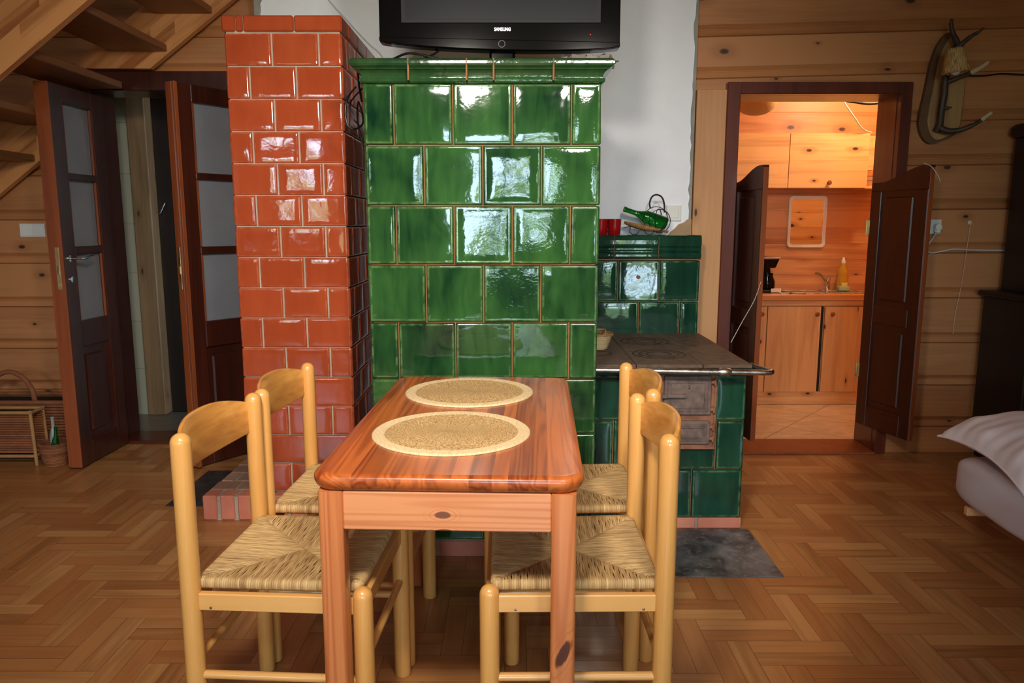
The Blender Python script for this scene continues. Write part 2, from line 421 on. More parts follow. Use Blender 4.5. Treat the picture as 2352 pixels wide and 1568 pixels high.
def diagtile(name, a, b, mo, w):
    t = NT(name); mp = t.n('ShaderNodeMapping'); t.set(mp, 'Vector', t.obj()); mp.inputs['Rotation'].default_value = (0, 0, math.radians(41))
    br = t.n('ShaderNodeTexBrick', offset=0.); t.set(br, 'Vector', mp.outputs[0]); t.set(br, 'Scale', 1.); t.set(br, 'Brick Width', w); t.set(br, 'Row Height', w); t.set(br, 'Mortar Size', .004)
    f = t.noise(t.vmul(t.obj(), (5., 14., 1.)), 1., 5, 1.2)
    col = t.mix(t.rng(f, .35, .65), a, b)
    t.set(br, 'Color1', col); t.set(br, 'Color2', col); t.set(br, 'Mortar', mo)
    return t.out(br.outputs['Color'], .3)
M['ktile'] = diagtile('beige_floor_tile', lin(222, 194, 156), lin(200, 168, 128), lin(156, 126, 92), .45)
M['btile'] = diagtile('grey_floor_tile', lin(116, 108, 98), lin(100, 94, 84), lin(72, 68, 62), .33)
t = NT('kitchen_worktop'); v = t.obj(); M['worktop'] = t.out(t.mix(t.noise(t.vmul(v, (2., 30., 30.)), 1., 4), lin(214, 140, 78), lin(176, 100, 50)), .3)
t = NT('amber_soap'); M['soap'] = t.out(lin(236, 190, 70), .08, Transmission_Weight=.6, IOR=1.35)
M['sponge'] = plain('green_sponge', lin(150, 160, 120), .9, bump=.5, bscale=120)
M['label'] = plain('yellow_paper_label', lin(232, 196, 92), .5)
M['fabric'] = plain('cream_lampshade', lin(226, 190, 134), .8, bump=.3, bscale=50)
M['ceiling'] = wood('ceiling_boards', lin(214, 164, 108), lin(180, 122, 68), 'Y', ring=10, ramt=.25, knots=.2, rough=.5)
M['paper'] = plain('white_paper', lin(220, 214, 206), .7)
M['leaf'] = None
t = NT('garden_leaves'); tn = t.sep(t.attr('tone', 'Color')); M['leaf'] = t.out(t.mix(tn[0], lin(60, 92, 30), lin(176, 190, 76)), .5)
M['lawn'] = plain('lawn', lin(96, 124, 56), .9, var=.3)
M['led'] = None
t = NT('red_led'); M['led'] = t.out(lin(200, 20, 10), .4, Emission_Color=lin(255, 30, 10), Emission_Strength=1.2)

exec_order = []
# ------------------------------------------------------------------ camera
cam = bpy.data.cameras.new('camera'); co = bpy.data.objects.new('camera', cam); COL.objects.link(co)
cam.sensor_width = 36; cam.lens = 1724/2352*36
cam.clip_start = .05
co.location = (0, 0, 1.32); co.rotation_euler = (PI/2-math.radians(8.9), 0, 0)
sc.camera = co

# ------------------------------------------------------------------ floor: double herringbone parquet
mb = MB(); L, W = .308, .1335
gap = .0005
def plank(x0, x1, y0, y1, along):
    g = gap; mb.new_tone()
    vs = [(x0+g, y0+g, 0), (x1-g, y0+g, 0), (x1-g, y1-g, 0), (x0+g, y1-g, 0)]
    if along == 'X': gs = [(v[0], v[1], mb.tone[0]*3) for v in vs]
    else: gs = [(v[1], v[0], mb.tone[0]*3) for v in vs]
    mb.add(vs, [(0, 1, 2, 3)], gs)
FX0, FX1, FY0, FY1 = -3.5, 3.6, -3.0, 4.45
for k in range(-60, 90):
    for j in range(-30, 30):
        # stairs run to the right towards the viewer: mirror x
        hx, hy = k*W-j*L, k*W+j*L
        x0 = -(hx+L)+.055; y0 = hy+.02
        if x0 > FX0-.4 and x0 < FX1+.1 and y0 > FY0-.4 and y0 < FY1:
            for q in (0, 1): plank(max(FX0, x0), min(FX1, x0+L), min(FY1, max(FY0, y0+q*W/2)), min(FY1, max(FY0, y0+(q+1)*W/2)), 'X') if min(FX1, x0+L) > max(FX0, x0) and y0+(q+1)*W/2 > FY0 and y0+q*W/2 < FY1 else None
        vx0 = -(hx)+.055; vy0 = hy+.02   # upright block to the right of the stair
        if vx0 > FX0-.2 and vx0 < FX1 and vy0 > FY0-.4 and vy0 < FY1:
            for q in (0, 1):
                a, b = vx0+q*W/2, vx0+(q+1)*W/2
                c, d = max(FY0, vy0), min(FY1, vy0+L)
                if d > c and a >= FX0 and b <= FX1: plank(a, b, c, d, 'Y')
nface = len(mb.f)
struct('floor', mb, [M['floor']])
mb = MB().box(FX0, FX1, FY0, FY1, -.08, -.0012)
struct('floor_base', mb, M['cabshade'])

# ------------------------------------------------------------------ log walls
def log_wall(mb, x0, x1, joints, yf, xa, xb, holes=(), zmin=0, zmax=2.9):
    """joints: (z at xa, z at xb) of each joint's upper line, top first. holes: (x0,x1,z0,z1)"""
    def zl(j, x): return j[0]+(j[1]-j[0])*(x-xa)/(xb-xa)
    xs = sorted(set([x0, x1]+[h for ho in holes for h in ho[:2] if x0 < h < x1]))
    js = sorted(joints, key=lambda j: -j[0])
    js = [(zmax+.4, zmax+.4)]+js+[(zmin-.3, zmin-.3)]
    for a, b in zip(xs[:-1], xs[1:]):
        mid = (a+b)/2
        segs = [(zmin, zmax)]
        for ho in holes:
            if ho[0]-1e-6 <= mid <= ho[1]+1e-6:
                ns = []
                for (p, q) in segs:
                    if ho[2] > p: ns.append((p, min(q, ho[2])))
                    if ho[3] < q: ns.append((max(p, ho[3]), q))
                segs = ns
        for (p, q) in segs:
            R2 = random.Random(5)
            for i in range(len(js)-1):
                mb.tone = (R2.random(), R2.random(), R2.random())
                up, lo = js[i], js[i+1]
                # profile from just below the upper joint to the lower joint (dz from upper line, dz from lower line)
                pts = [('u', -.036, .000), ('u', -.040, .006), ('l', .022, .000), ('l', .004, .014), ('l', 0, .014)]
                prof = [('u', -.038, .012), ('u', -.041, 0.), ('l', .024, 0.), ('l', .004, .020), ('l', 0., .022), ('l', -.003, .014), ('l', -.033, .001), ('l', -.038, .012)]
                for (r0, r1) in zip(prof[:-1], prof[1:]):
                    def pz(r, x): return (zl(up, x) if r[0] == 'u' else zl(lo, x))+r[1]
                    za0, zb0, za1, zb1 = pz(r0, a), pz(r0, b), pz(r1, a), pz(r1, b)
                    if max(za0, zb0) <= p or min(za1, zb1) >= q: continue
                    c = lambda z: max(p, min(q, z))
                    vs = [(a, yf+r1[2], c(za1)), (b, yf+r1[2], c(zb1)), (b, yf+r0[2], c(zb0)), (a, yf+r0[2], c(za0))]
                    mb.add(vs, [(0, 1, 2, 3)])
YB = 4.25
right_j = [(2.585, 2.64), (2.352, 2.399), (2.135, 2.178), (1.893, 1.922), (1.657, 1.683), (1.428, 1.44), (1.187, 1.197), (.942, .942), (.685, .685), (.436, .436), (.19, .19)]
mb = MB(); log_wall(mb, 1.0, 3.5, right_j, YB, 1.0, 2.77, [(1.19, 2.14, -1, 2.05)])
mb.box(1.0, 1.19, YB+.03, YB+.2, 0, 2.9).box(2.14, 3.5, YB+.03, YB+.2, 0, 2.9).box(1.19, 2.14, YB+.03, YB+.2, 2.05, 2.9)
struct('wall_back', mb, M['log'], sharp=20, label='honey log wall around the kitchen doorway', cat='wall')
YL = 4.42
left_j = [(z, z) for z in (2.64, 2.39, 2.19, 1.885, 1.63, 1.38, 1.129, .873, .623, .373, .123)]
mb = MB(); log_wall(mb, -3.5, -1.19, left_j, YL, -3.5, -1.0, [(-2.42, -1.38, -1, 2.1)])
mb.box(-3.5, -2.42, YL+.03, YL+.2, 0, 2.9).box(-1.38, -1.19, YL+.03, YL+.2, 0, 2.9).box(-2.42, -1.38, YL+.03, YL+.2, 2.1, 2.9)
struct('wall_back_left', mb, M['log'], sharp=20, label='honey log wall behind the staircase and double door', cat='wall')
mb = MB().box(-1.37, .985, 4.22, 4.45, 0, 2.9)
struct('wall_white', mb, M['white'], label='white plaster wall behind the stove', cat='wall')
# ragged bare edges of the plaster
mb = MB()
def ragged(x, s, z0, z1, w):
    n = 40; pts = []
    for i in range(n+1):
        z = z0+(z1-z0)*i/n
        pts.append((x+s*w*(.45+.55*R.random()), z))
    for i in range(n):
        (a, za), (b, zb) = pts[i], pts[i+1]
        vs = [(x, 4.212, za), (a, 4.214, za), (b, 4.214, zb), (x, 4.212, zb), (x, 4.221, za), (a, 4.221, za), (b, 4.221, zb), (x, 4.221, zb)]
        fs = [(0, 1, 2, 3), (4, 7, 6, 5), (1, 5, 6, 2), (0, 3, 7, 4), (0, 4, 5, 1), (3, 2, 6, 7)]
        mb.add(vs, fs if s > 0 else [f[::-1] for f in fs])
ragged(.992, -1, 1.27, 2.85, .022); ragged(-1.37, 1, 2.1, 2.85, .05)
struct('trim_5', mb, M['plaster_grey'])
mb = MB()
mb.prism([(.995, 1.262), (.995, 1.345), (.972, 1.345), (.955, 1.328), (.925, 1.318), (.905, 1.296), (.88, 1.275), (.87, 1.262)][::-1], 'Y', 4.212, 4.221)
struct('trim_6', mb, M['plaster_tan'])
# boards beside the kitchen door
mb = MB().cbox(1.0, 1.163, 4.212, 4.252, 0, 2.037, .003); struct('trim_1', mb, M['logv'])
# kitchen door casing and jamb
mb = MB()
mb.cbox(1.163, 1.235, 4.205, 4.255, 0, 2.075, .004).cbox(2.105, 2.163, 4.205, 4.255, 0, 2.075, .004).cbox(1.235, 2.105, 4.205, 4.255, 2.012, 2.075, .004)
mb.box(1.195, 1.238, 4.255, 4.47, 0, 2.03).box(2.102, 2.139, 4.255, 4.47, 0, 2.03).box(1.238, 2.102, 4.255, 4.47, 2.012, 2.05)
struct('trim_2', mb, wood('red_mahogany_casing', lin(100, 44, 28), lin(64, 27, 17), 'Z', ring=12, ramt=.35, stretch=(.5, 8), fine=.35, tone=.1, rough=.35, coat=.2, bump=.01))
mb = MB().cbox(1.238, 2.102, 4.19, 4.47, .0, .014, .003); struct('trim_3', mb, M['oxblood'])
# other walls of the room
mb = MB().box(-3.6, -3.5, -3.1, 4.6, 0, 2.9); struct('wall_left', mb, M['log'])
mb = MB().box(3.5, 3.6, -3.1, 4.6, 0, 2.9); struct('wall_right', mb, M['log'])
mb = MB().box(-3.6, 3.6, -3.1, 4.6, 2.9, 3.0); struct('ceiling', mb, M['ceiling'])
wins = [(-3.0, -2.25, 1.0, 2.35), (-.62, .55, .9, 2.2), (1.45, 2.05, .12, 2.1)]
mb = MB()
xs = [-3.5]+[x for w in wins for x in w[:2]]+[3.5]
for i in range(0, len(xs), 2): mb.box(xs[i], xs[i+1], -3.1, -3.0, 0, 2.9)
for w in wins:
    mb.box(w[0], w[1], -3.1, -3.0, 0, w[2]).box(w[0], w[1], -3.1, -3.0, w[3], 2.9)
struct('wall_front', mb, M['log'])
for i, w in enumerate(wins):
    mb = MB(); d = .05
    mb.box(w[0], w[0]+d, -3.09, -2.98, w[2], w[3]).box(w[1]-d, w[1], -3.09, -2.98, w[2], w[3])
    mb.box(w[0]+d, w[1]-d, -3.09, -2.98, w[2], w[2]+d).box(w[0]+d, w[1]-d, -3.09, -2.98, w[3]-d, w[3])
    xm = (w[0]+w[1])/2; mb.box(xm-.03, xm+.03, -3.08, -2.99, w[2]+d, w[3]-d)
    zm = w[2]+(w[3]-w[2])*.66; mb.box(w[0]+d, w[1]-d, -3.07, -3.0, zm-.02, zm+.02)
    struct('window_%d' % (i+1), mb, M['log'])
    p = bpy.data.lights.new('window_portal', 'AREA'); p.shape = 'RECTANGLE'; p.size = w[1]-w[0]; p.size_y = w[3]-w[2]
    p.cycles.is_portal = True
    po = bpy.data.objects.new('window_portal', p); COL.objects.link(po)
    po.location = (xm, -3.12, (w[2]+w[3])/2); po.rotation_euler = (PI/2, 0, 0)

# ------------------------------------------------------------------ garden outside the windows
mb = MB()
for i in range(2600):
    cx_, cz, cy = R.uniform(-9, 9), 0, R.uniform(-10.5, -7.5)
    top = 2.0+1.5*math.sin(cx_*.9)+.8*math.sin(cx_*2.3+1)
    cz = R.uniform(.2, max(.6, top)); s = R.uniform(.12, .3)
    n = Vector((R.uniform(-1, 1), R.uniform(-.4, 1.2), R.uniform(-.3, 1))).normalized()
    a = n.orthogonal().normalized(); b = n.cross(a)
    c = Vector((cx_, cy, cz)); mb.new_tone()
    mb.add([c-a*s, c+b*s*.5, c+a*s, c-b*s*.5], [(0, 1, 2, 3)])
o = obj('garden_foliage', mb, M['leaf']); o['kind'] = 'stuff'; o['label'] = 'garden foliage outside the windows'; o['category'] = 'foliage'
struct('ground', MB().box(-14, 14, -16, -3.1, -.35, -.3), M['lawn'])

# ------------------------------------------------------------------ kitchen shell
KY = 5.78
mb = MB().box(.9, 3.3, 4.46, KY+.02, -.06, 0.0); struct('floor_kitchen', mb, M['ktile'], label='beige diagonal floor tiles of the kitchen', cat='floor')
mb = MB(); zs = [0, .12, .30, .46, .62, .78, .93, 1.05, 1.17, 1.29, 1.42, 1.55, 1.68, 1.82, 1.98, 2.14, 2.3, 2.46, 2.6]
for a, b in zip(zs[:-1], zs[1:]):
    mb.new_tone(); mb.cbox(.9, 3.3, KY, KY+.03, a, b, .0025)
struct('wall_kitchen', mb, M['kwall'], sharp=20, label='knotty pine boards of the kitchen back wall', cat='wall')
mb = MB().box(.85, .9, 4.46, KY, 0, 2.6).box(3.3, 3.35, 4.46, KY, 0, 2.6); struct('wall_kitchen_side', mb, M['kpine'])
mb = MB()
for i in range(16):
    mb.new_tone(); mb.cbox(.9, 3.3, 4.452+i*.083, 4.452+(i+1)*.083, 2.5, 2.53, .003)
struct('ceiling_kitchen', mb, M['kpine'], sharp=20)
mb = MB()
for a, b in zip(zs[:-2], zs[1:-1]):
    mb.new_tone(); 
    if a < 2.05:
        mb.cbox(.9, 1.195, 4.452, 4.475, a, min(b, 2.05), .002).cbox(2.14, 3.3, 4.452, 4.475, a, min(b, 2.05), .002)
    if b > 2.05: mb.cbox(.9, 3.3, 4.452, 4.475, max(a, 2.05), b, .002)
struct('wall_kitchen_front', mb, M['kpine'], sharp=20)

# ------------------------------------------------------------------ hall behind the double door
mb = MB().box(-3.3, -.9, 4.4501, 6.2, -.06, .004); struct('floor_hall', mb, M['btile'], label='grey tiled floor behind the double door', cat='floor')
mb = MB().box(-3.3, -2.53, 5.12, 5.2, 0, 2.5); struct('wall_hall', mb, M['walltile'], label='pale tiled wall seen through the double door', cat='wall')
mb = MB().box(-3.35, -3.3, 4.6, 6.25, 0, 2.5).box(-.9, -.85, 4.6, 6.25, 0, 2.5).box(-3.3, -.9, 6.2, 6.25, 0, 2.5)
struct('wall_hall_side', mb, M['walltile'])
struct('ceiling_hall', MB().box(-3.35, -.85, 4.6, 6.25, 2.5, 2.55), M['ceiling'])
mb = MB().cbox(-2.53, -2.405, 5.08, 5.2, 0.005, 2.45, .006); struct('trim_4', mb, wood('shaded_hall_post', lin(140, 112, 80), lin(104, 78, 50), 'Z', ring=10, ramt=.3, fine=.4, knots=.3, knot_scale=(2.2, 6), tone=.1, rough=.6))  # post wood toned down, the hall's shade is in its colour
d4 = sthing('door_5', 'dark door at the back of the hall beside the pale post', 'door', (-1.95, 5.19, .005))
mb = MB(); mb.cbox(-2.40, -1.50, 5.17, 5.21, .01, 2.3, .003).cbox(-2.29, -1.62, 5.162, 5.171, .2, .9, .004).cbox(-2.29, -1.62, 5.162, 5.171, 1.05, 1.92, .004); struct('slab', mb, M['hutch'], d4)
mb = MB().tube([(-2.37, 5.17, 1.39), (-2.37, 5.13, 1.39), (-2.365, 5.12, 1.395), (-2.33, 5.12, 1.46)], .006, 8); struct('door_handle', mb, M['chrome'], d4)
struct('wall_hall_back', MB().box(-1.5, -.9, 5.17, 5.21, 0, 2.5).box(-2.405, -1.5, 5.17, 5.21, 2.3, 2.5), M['walltile'])

# double door frame
mb = MB()
mb.cbox(-2.435, -2.365, 4.385, 4.43, 0, 2.165, .004).cbox(-1.415, -1.34, 4.385, 4.43, 0, 2.165, .004).cbox(-2.365, -1.415, 4.385, 4.43, 2.06, 2.165, .004)
mb.box(-2.41, -2.365, 4.43, 4.63, .0, 2.1).box(-1.415, -1.385, 4.43, 4.63, 0, 2.1).box(-2.365, -1.415, 4.43, 4.63, 2.06, 2.1)
struct('trim_7', mb, M['mahog'])
struct('trim_8', MB().cbox(-2.365, -1.415, 4.40, 4.63, .0, .022, .004), M['mahogx'])

def french_leaf(name, label, hinge, free, th, flip):
    """glazed leaf running from hinge to free edge (plan points)"""
    hx, hy = hinge; fx, fy = free
    L_ = math.hypot(fx-hx, fy-hy); ang = math.atan2(fy-hy, fx-hx)
    T = Matrix.Translation((hx, hy, 0)) @ Matrix.Rotation(ang, 4, 'Z')
    root = sthing(name, label, 'door', (hx, hy, .012))
    z0, z1 = .012, 2.03; h = th/2; st = .105
    fr = MB()
    fr.cbox(0, st, -h, h, z0, z1, .003, T).cbox(L_-st, L_, -h, h, z0, z1, .003, T)
    for (a, b) in ((z0, .14), (.66, .80), (1.16, 1.20), (1.55, 1.585), (1.94, z1)):
        fr.cbox(st, L_-st, -h, h, a, b, .003, T)
    # arched shoulder of the lower panel
    struct('leaf_frame', fr, M['mahog'], root)
    ed = MB(); ed.cbox(L_, L_+.004, -h+.002, h-.002, z0, z1, .001, T); ed.cbox(L_-.02, L_, -flip*(h+.016), -flip*h, z0, z1, .001, T) if flip > 0 else ed.cbox(L_-.02, L_, h, h+.016, z0, z1, .001, T)
    struct('leaf_edge', ed, M['oxblood'], root, label='orange-brown closing edge of the door leaf')
    for (a, b) in ((.80, 1.16), (1.20, 1.55), (1.585, 1.94)):
        struct('pane', MB().box(st-.004, L_-st+.004, -.003, .003, a-.004, b+.004, T), M['frost'], root, label='frosted glass pane')
        be = MB()
        for s in (-1, 1):
            y0, y1 = (h*.45, h*.8) if s > 0 else (-h*.8, -h*.45)
            be.cbox(st, st+.014, y0, y1, a, b, .003, T).cbox(L_-st-.014, L_-st, y0, y1, a, b, .003, T)
        struct('glazing_bead', be, M['oxblood'], root)
    pn = MB(); pn.box(st, L_-st, -.008, .008, .14, .66, T).cbox(st+.035, L_-st-.035, -h*.75, h*.75, .18, .61, .008, T)
    struct('panel', pn, M['mahog'], root)
    pl = MB(); pl.cbox(L_+.004, L_+.006, -.011, .011, .98, 1.2, .0008, T); struct('lock_plate', pl, M['brass'], root)
    pl = MB(); pl.cbox(L_+.006, L_+.010, -.006, .006, 1.06, 1.10, .0008, T); struct('latch', pl, M['steel'], root)
    return root, T, L_, h
root, T, L_, h = french_leaf('door_1', 'left glazed leaf of the dark double door, standing open beside the baskets', (-2.352, 4.40), (-2.362, 3.925), .062, 1)
hd = MB(); P_ = lambda x, y, z: T @ Vector((x, y, z))
hd.lathe([(.001, 0), (.018, 0), (.018, .006), (.001, .007)], 16, M=T @ Matrix.Translation((L_-.05, h, 1.14)) @ Matrix.Rotation(-PI/2, 4, 'X'))
hd.tube([P_(L_-.05, h, 1.14), P_(L_-.05, h+.045, 1.14), P_(L_-.058, h+.054, 1.14), P_(L_-.10, h+.056, 1.142), P_(L_-.15, h+.056, 1.155), P_(L_-.17, h+.056, 1.15)], [.009, .009, .009, .008, .006, .005], 10)
struct('door_handle', hd, M['chrome'], root)
ks = MB().lathe([(.001, 0), (.016, 0), (.016, .006), (.001, .007)], 16, M=T @ Matrix.Translation((L_-.05, h, 1.03)) @ Matrix.Rotation(-PI/2, 4, 'X'))
struct('keyhole_rose', ks, M['chrome'], root)
french_leaf('door_2', 'right glazed leaf of the dark double door, half hidden by the red chimney', (-1.425, 4.385), (-1.735, 3.945), .055, -1)

# ------------------------------------------------------------------ staircase
st = thing('staircase', 'open wooden staircase rising over the double door', 'staircase', (-2.9, 3.9, 0)); st['kind'] = 'structure'
sl = .755   # slope
def zlow(x, off=0): return 2.292+(x+1.836)*sl+off
def stringer(y0, y1, xa, xb, depth, cut=None):
    m = MB(); n = 5
    c = math.hypot(1, sl)
    # boards glued side by side, each its own tone, split lengthwise
    for k in range(n):
        a0, a1 = depth*c*k/n, depth*c*(k+1)/n
        x = xa
        while x < xb:
            xe = min(xb, x+R.uniform(.22, .6)); m.new_tone()
            e = .0004
            pl = [(x, zlow(x)+a0), (xe, zlow(xe)+a0), (xe, zlow(xe)+a1), (x, zlow(x)+a1)]
            if cut and xe > cut[0] and x < cut[2]:
                # clip the board against the top of the door casing
                if x < cut[0] < xe: xe = cut[0]; pl = [(x, zlow(x)+a0), (xe, zlow(xe)+a0), (xe, zlow(xe)+a1), (x, zlow(x)+a1)]
                else:
                    out_ = []
                    for i in range(4):
                        p, q = pl[i], pl[(i+1) % 4]
                        if p[1] >= cut[1]: out_.append(p)
                        if (p[1] >= cut[1]) != (q[1] >= cut[1]):
                            f_ = (cut[1]-p[1])/(q[1]-p[1]); out_.append((p[0]+(q[0]-p[0])*f_, cut[1]))
                    pl = out_
            if len(pl) < 3:
                x = xe; continue
            K = len(pl)
            vs = [(p[0], y, p[1]) for y in (y0, y1) for p in pl]
            gs = [(p[0]*.8+p[1]*.6, -p[0]*.6+p[1]*.8, y) for y in (y0, y1) for p in pl]
            m.add(vs, [tuple(range(K)), tuple(range(K, 2*K))[::-1]]+[(i, K+i, K+(i+1) % K, (i+1) % K) for i in range(K)], gs)
            x = xe
    return m
struct('stringer', stringer(3.46, 3.50, -3.45, -1.05, .27), M['stair'], st)
struct('stringer', stringer(4.33, 4.372, -3.45, -1.05, .27, (-2.44, 2.168, -1.33)), M['stair'], st)
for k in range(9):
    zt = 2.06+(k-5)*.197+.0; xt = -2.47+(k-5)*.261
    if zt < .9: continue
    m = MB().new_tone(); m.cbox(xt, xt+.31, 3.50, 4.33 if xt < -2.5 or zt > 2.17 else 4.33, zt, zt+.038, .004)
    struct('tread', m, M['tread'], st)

# ------------------------------------------------------------------ glazed tiles
def tile(mb, o, u, v, n, w, h, raise_=.012, gap=.0018, bulge=None, tilt=.018, rim=True, gapv=None):
    """one glazed tile: o lower-left corner on the wall plane, u/v unit axes, n outward normal"""
    mb.new_tone()
    o, u, v, n = Vector(o), Vector(u), Vector(v), Vector(n)
    gv = gap if gapv is None else gapv
    w2, h2 = w-2*gap, h-2*gv
    ins = [0, .0015, .004, .0075, .0105, .014] if rim else [0, .0015, .004, .009]
    hts = [0, .62, .93, 1., .96, .985] if rim else [0, .62, .9, 1.]
    rid = [0, 0, .5, 1., .3, .0] if rim else [0, .2, .6, .0]
    def axis(Ln):
        inner = 6
        a = ins[:]; m0 = ins[-1]; 
        mid = [m0+(Ln-2*m0)*i/inner for i in range(1, inner)]
        return a+mid+[Ln-x for x in reversed(ins)]
    U, V = axis(w2), axis(h2)
    if bulge is None: bulge = R.uniform(-.0018, .0018)
    ta, tb = R.uniform(-tilt, tilt), R.uniform(-tilt, tilt)
    def prof(d):
        for i in range(len(ins)-1):
            if d <= ins[i+1]+1e-9:
                f = (d-ins[i])/(ins[i+1]-ins[i]); return hts[i]+(hts[i+1]-hts[i])*f, rid[i]+(rid[i+1]-rid[i])*f
        return hts[-1], 0.
    vs, gs = [], []
    for y in V:
        for x in U:
            d = min(x, w2-x, y, h2-y); p, r = prof(d)
            a, b = x/w2-.5, y/h2-.5
            hh = raise_*p
            if d > ins[-1]-1e-6: hh += bulge*4*(.25-a*a)*4*(.25-b*b)*(1)
            hh += (a*ta*w2+b*tb*h2)*(1 if p > .5 else 0)
            vs.append(o+u*(gap+x)+v*(gv+y)+n*hh); gs.append((x/w2, y/h2, r))
    nu = len(U); fs = []
    flip = u.cross(v).dot(n) < 0
    for j in range(len(V)-1):
        for i in range(nu-1):
            a = j*nu+i; q = (a, a+1, a+nu+1, a+nu); fs.append(q[::-1] if flip else q)
    mb.add(vs, fs, gs)

def tile_rows(mb, o, u, n, rows, fullw, **k):
    """rows: (z0, height, widths)"""
    for (z0, hh, ws) in rows:
        x = 0
        for w in ws:
            if w > 0: tile(mb, Vector(o)+Vector(u)*x+Vector((0, 0, z0)), u, (0, 0, 1), n, w, hh, **k)
            x += abs(w)

# -- big green stove
SX0, SX1, SY0, SY1 = -.543, .327, 2.84, 3.74
stove = thing('tiled_stove', 'tall green glazed tile stove with a television on top', 'stove', (-.108, 3.29, 0))
tw = (SX1-SX0)/4; rh = (1.826-.072)/8
body = MB().box(SX0+.012, SX1-.012, SY0+.012, SY1, .07, 1.83)
obj('grout', body, M['grout'], stove)
cl = MB()
for r in range(8):
    z0 = .072+(7-r)*rh
    ws = [tw/2, tw, tw, tw, tw/2] if r % 2 == 0 else [tw]*4
    tile_rows(cl, (SX0, SY0+.012, 0), (1, 0, 0), (0, -1, 0), [(z0, rh, ws)], tw)
    sd = [.225]*4 if r % 2 == 0 else [.1125, .225, .225, .225, .1125]
    tile_rows(cl, (SX0+.012, SY1, 0), (0, -1, 0), (-1, 0, 0), [(z0, rh, sd)], tw)
    if z0 > .7: tile_rows(cl, (SX1-.012, SY0, 0), (0, 1, 0), (1, 0, 0), [(z0, rh, sd)], tw)
obj('tile_cladding', cl, M['green'], stove, sharp=60)
# cornice
prof = [(0, 1.824), (.006, 1.826), (.010, 1.830), (.011, 1.836), (.009, 1.841), (.004, 1.843), (.003, 1.846), (.004, 1.852), (.008, 1.860), (.015, 1.867), (.024, 1.871), (.025, 1.8745), (.030, 1.876), (.037, 1.880), (.041, 1.887), (.041, 1.895), (.037, 1.902), (.030, 1.906), (0, 1.907)]
cn = MB(); cg = MB()
jx = [-.585, -.374, -.164, -.067, .148, .369]
jx = [SX0-.041]+[-.372, -.163, -.066, .149]+[SX1+.041]
for i in range(5):
    cn.new_tone()
    x0, x1 = jx[i], jx[i+1]
    for (p, q) in zip(prof[:-1], prof[1:]):
        a0 = SX0-p[0] if i == 0 else x0+.002; a1 = SX0-q[0] if i == 0 else x0+.002
        b0 = SX1+p[0] if i == 4 else x1-.002; b1 = SX1+q[0] if i == 4 else x1-.002
        n_ = 6
        for k in range(n_):
            f0, f1 = k/n_, (k+1)/n_
            cn.add([(a0+(b0-a0)*f0, SY0-p[0], p[1]), (a0+(b0-a0)*f1, SY0-p[0], p[1]), (a1+(b1-a1)*f1, SY0-q[0], q[1]), (a1+(b1-a1)*f0, SY0-q[0], q[1])], [(0, 1, 2, 3)],
                   [(f0, (p[1]-1.826)*8, 0)]*4)
    if i < 4: obj('cornice_joint', MB().box(x1-.003, x1+.003, SY0-.036, SY0+.02, 1.83, 1.904), M['grout'], stove)
for s, x in ((-1, SX0), (1, SX1)):
    for (y0, y1) in ((SY0, SY0+.42), (SY0+.424, SY1)):
        cn.new_tone()
        for (p, q) in zip(prof[:-1], prof[1:]):
            ya, yb = (SY0-p[0], SY0-q[0]) if y0 == SY0 else (y0, y0)
            vs = [(x+s*p[0], ya, p[1]), (x+s*p[0], y1, p[1]), (x+s*q[0], y1, q[1]), (x+s*q[0], yb, q[1])]
            cn.add(vs, [(0, 1, 2, 3) if s > 0 else (3, 2, 1, 0)], [(0, (p[1]-1.826)*8, 0)]*4)
cn.flat = (.5, .3, 0); cn.box(SX0, SX1, SY0, SY1, 1.89, 1.907)
obj('cornice', cn, M['cornice'], stove, sharp=50)
pl = MB(); x = SX0+.004
while x < SX1-.02:
    xe = min(SX1-.004, x+.25); pl.new_tone(); pl.cbox(x, xe-.012, SY0+.006, SY0+.1, .004, .066, .003); x = xe
obj('brick_plinth', pl, M['brick'], stove)
pl = MB().box(SX0+.01, SX1-.01, SY0+.012, SY1, 0, .071); obj('plinth_mortar', pl, M['mortar'], stove)

# -- cooker range with back panel
CX0, CX1, CY0, CY1 = .335, .997, 3.12, 4.0
cook = thing('tiled_cooker', 'green tiled wood-burning cooker with iron hotplate beside the stove', 'cooker', (.66, 3.56, 0))
m = MB(); m.box(CX0, CX1-.012, CY0+.012, CY1+.2, .05, .70); m.box(CX0, CX1-.012, CY1+.012, 4.20, .70, 1.13)
obj('grout', m, M['grout'], cook)
cl = MB()
R3 = [(.052, .2185, [.225, .219, .218]), (.2705, .2185, [.10, .218, .225, .119])]
tile_rows(cl, (CX0, CY0+.012, 0), (1, 0, 0), (0, -1, 0), R3, .218)
tile_rows(cl, (CX0, CY0+.012, 0), (1, 0, 0), (0, -1, 0), [(.489, .201, [.29, -.237, .135])], .218)
# right side of the cooker
for r, z0 in enumerate((.052, .2705, .489)):
    tile_rows(cl, (CX1-.012, CY0+.002, 0), (0, 1, 0), (1, 0, 0), [(z0, .2185 if r < 2 else .212, [.218]*4+[.12] if r % 2 else [.109, .218, .218, .218, .218])], .218)
tile_rows(cl, (CX0, CY1+.012, 0), (1, 0, 0), (0, -1, 0), [(.72, .19, [.345, .219, .098]), (.91, .22, [.23, .222, .21])], .218)
for z0, hh in ((.72, .19), (.91, .22)):
    tile_rows(cl, (CX1-.012, CY1, 0), (0, 1, 0), (1, 0, 0), [(z0, hh, [.2])], .218)
obj('tile_cladding', cl, M['teal'], cook, sharp=60)
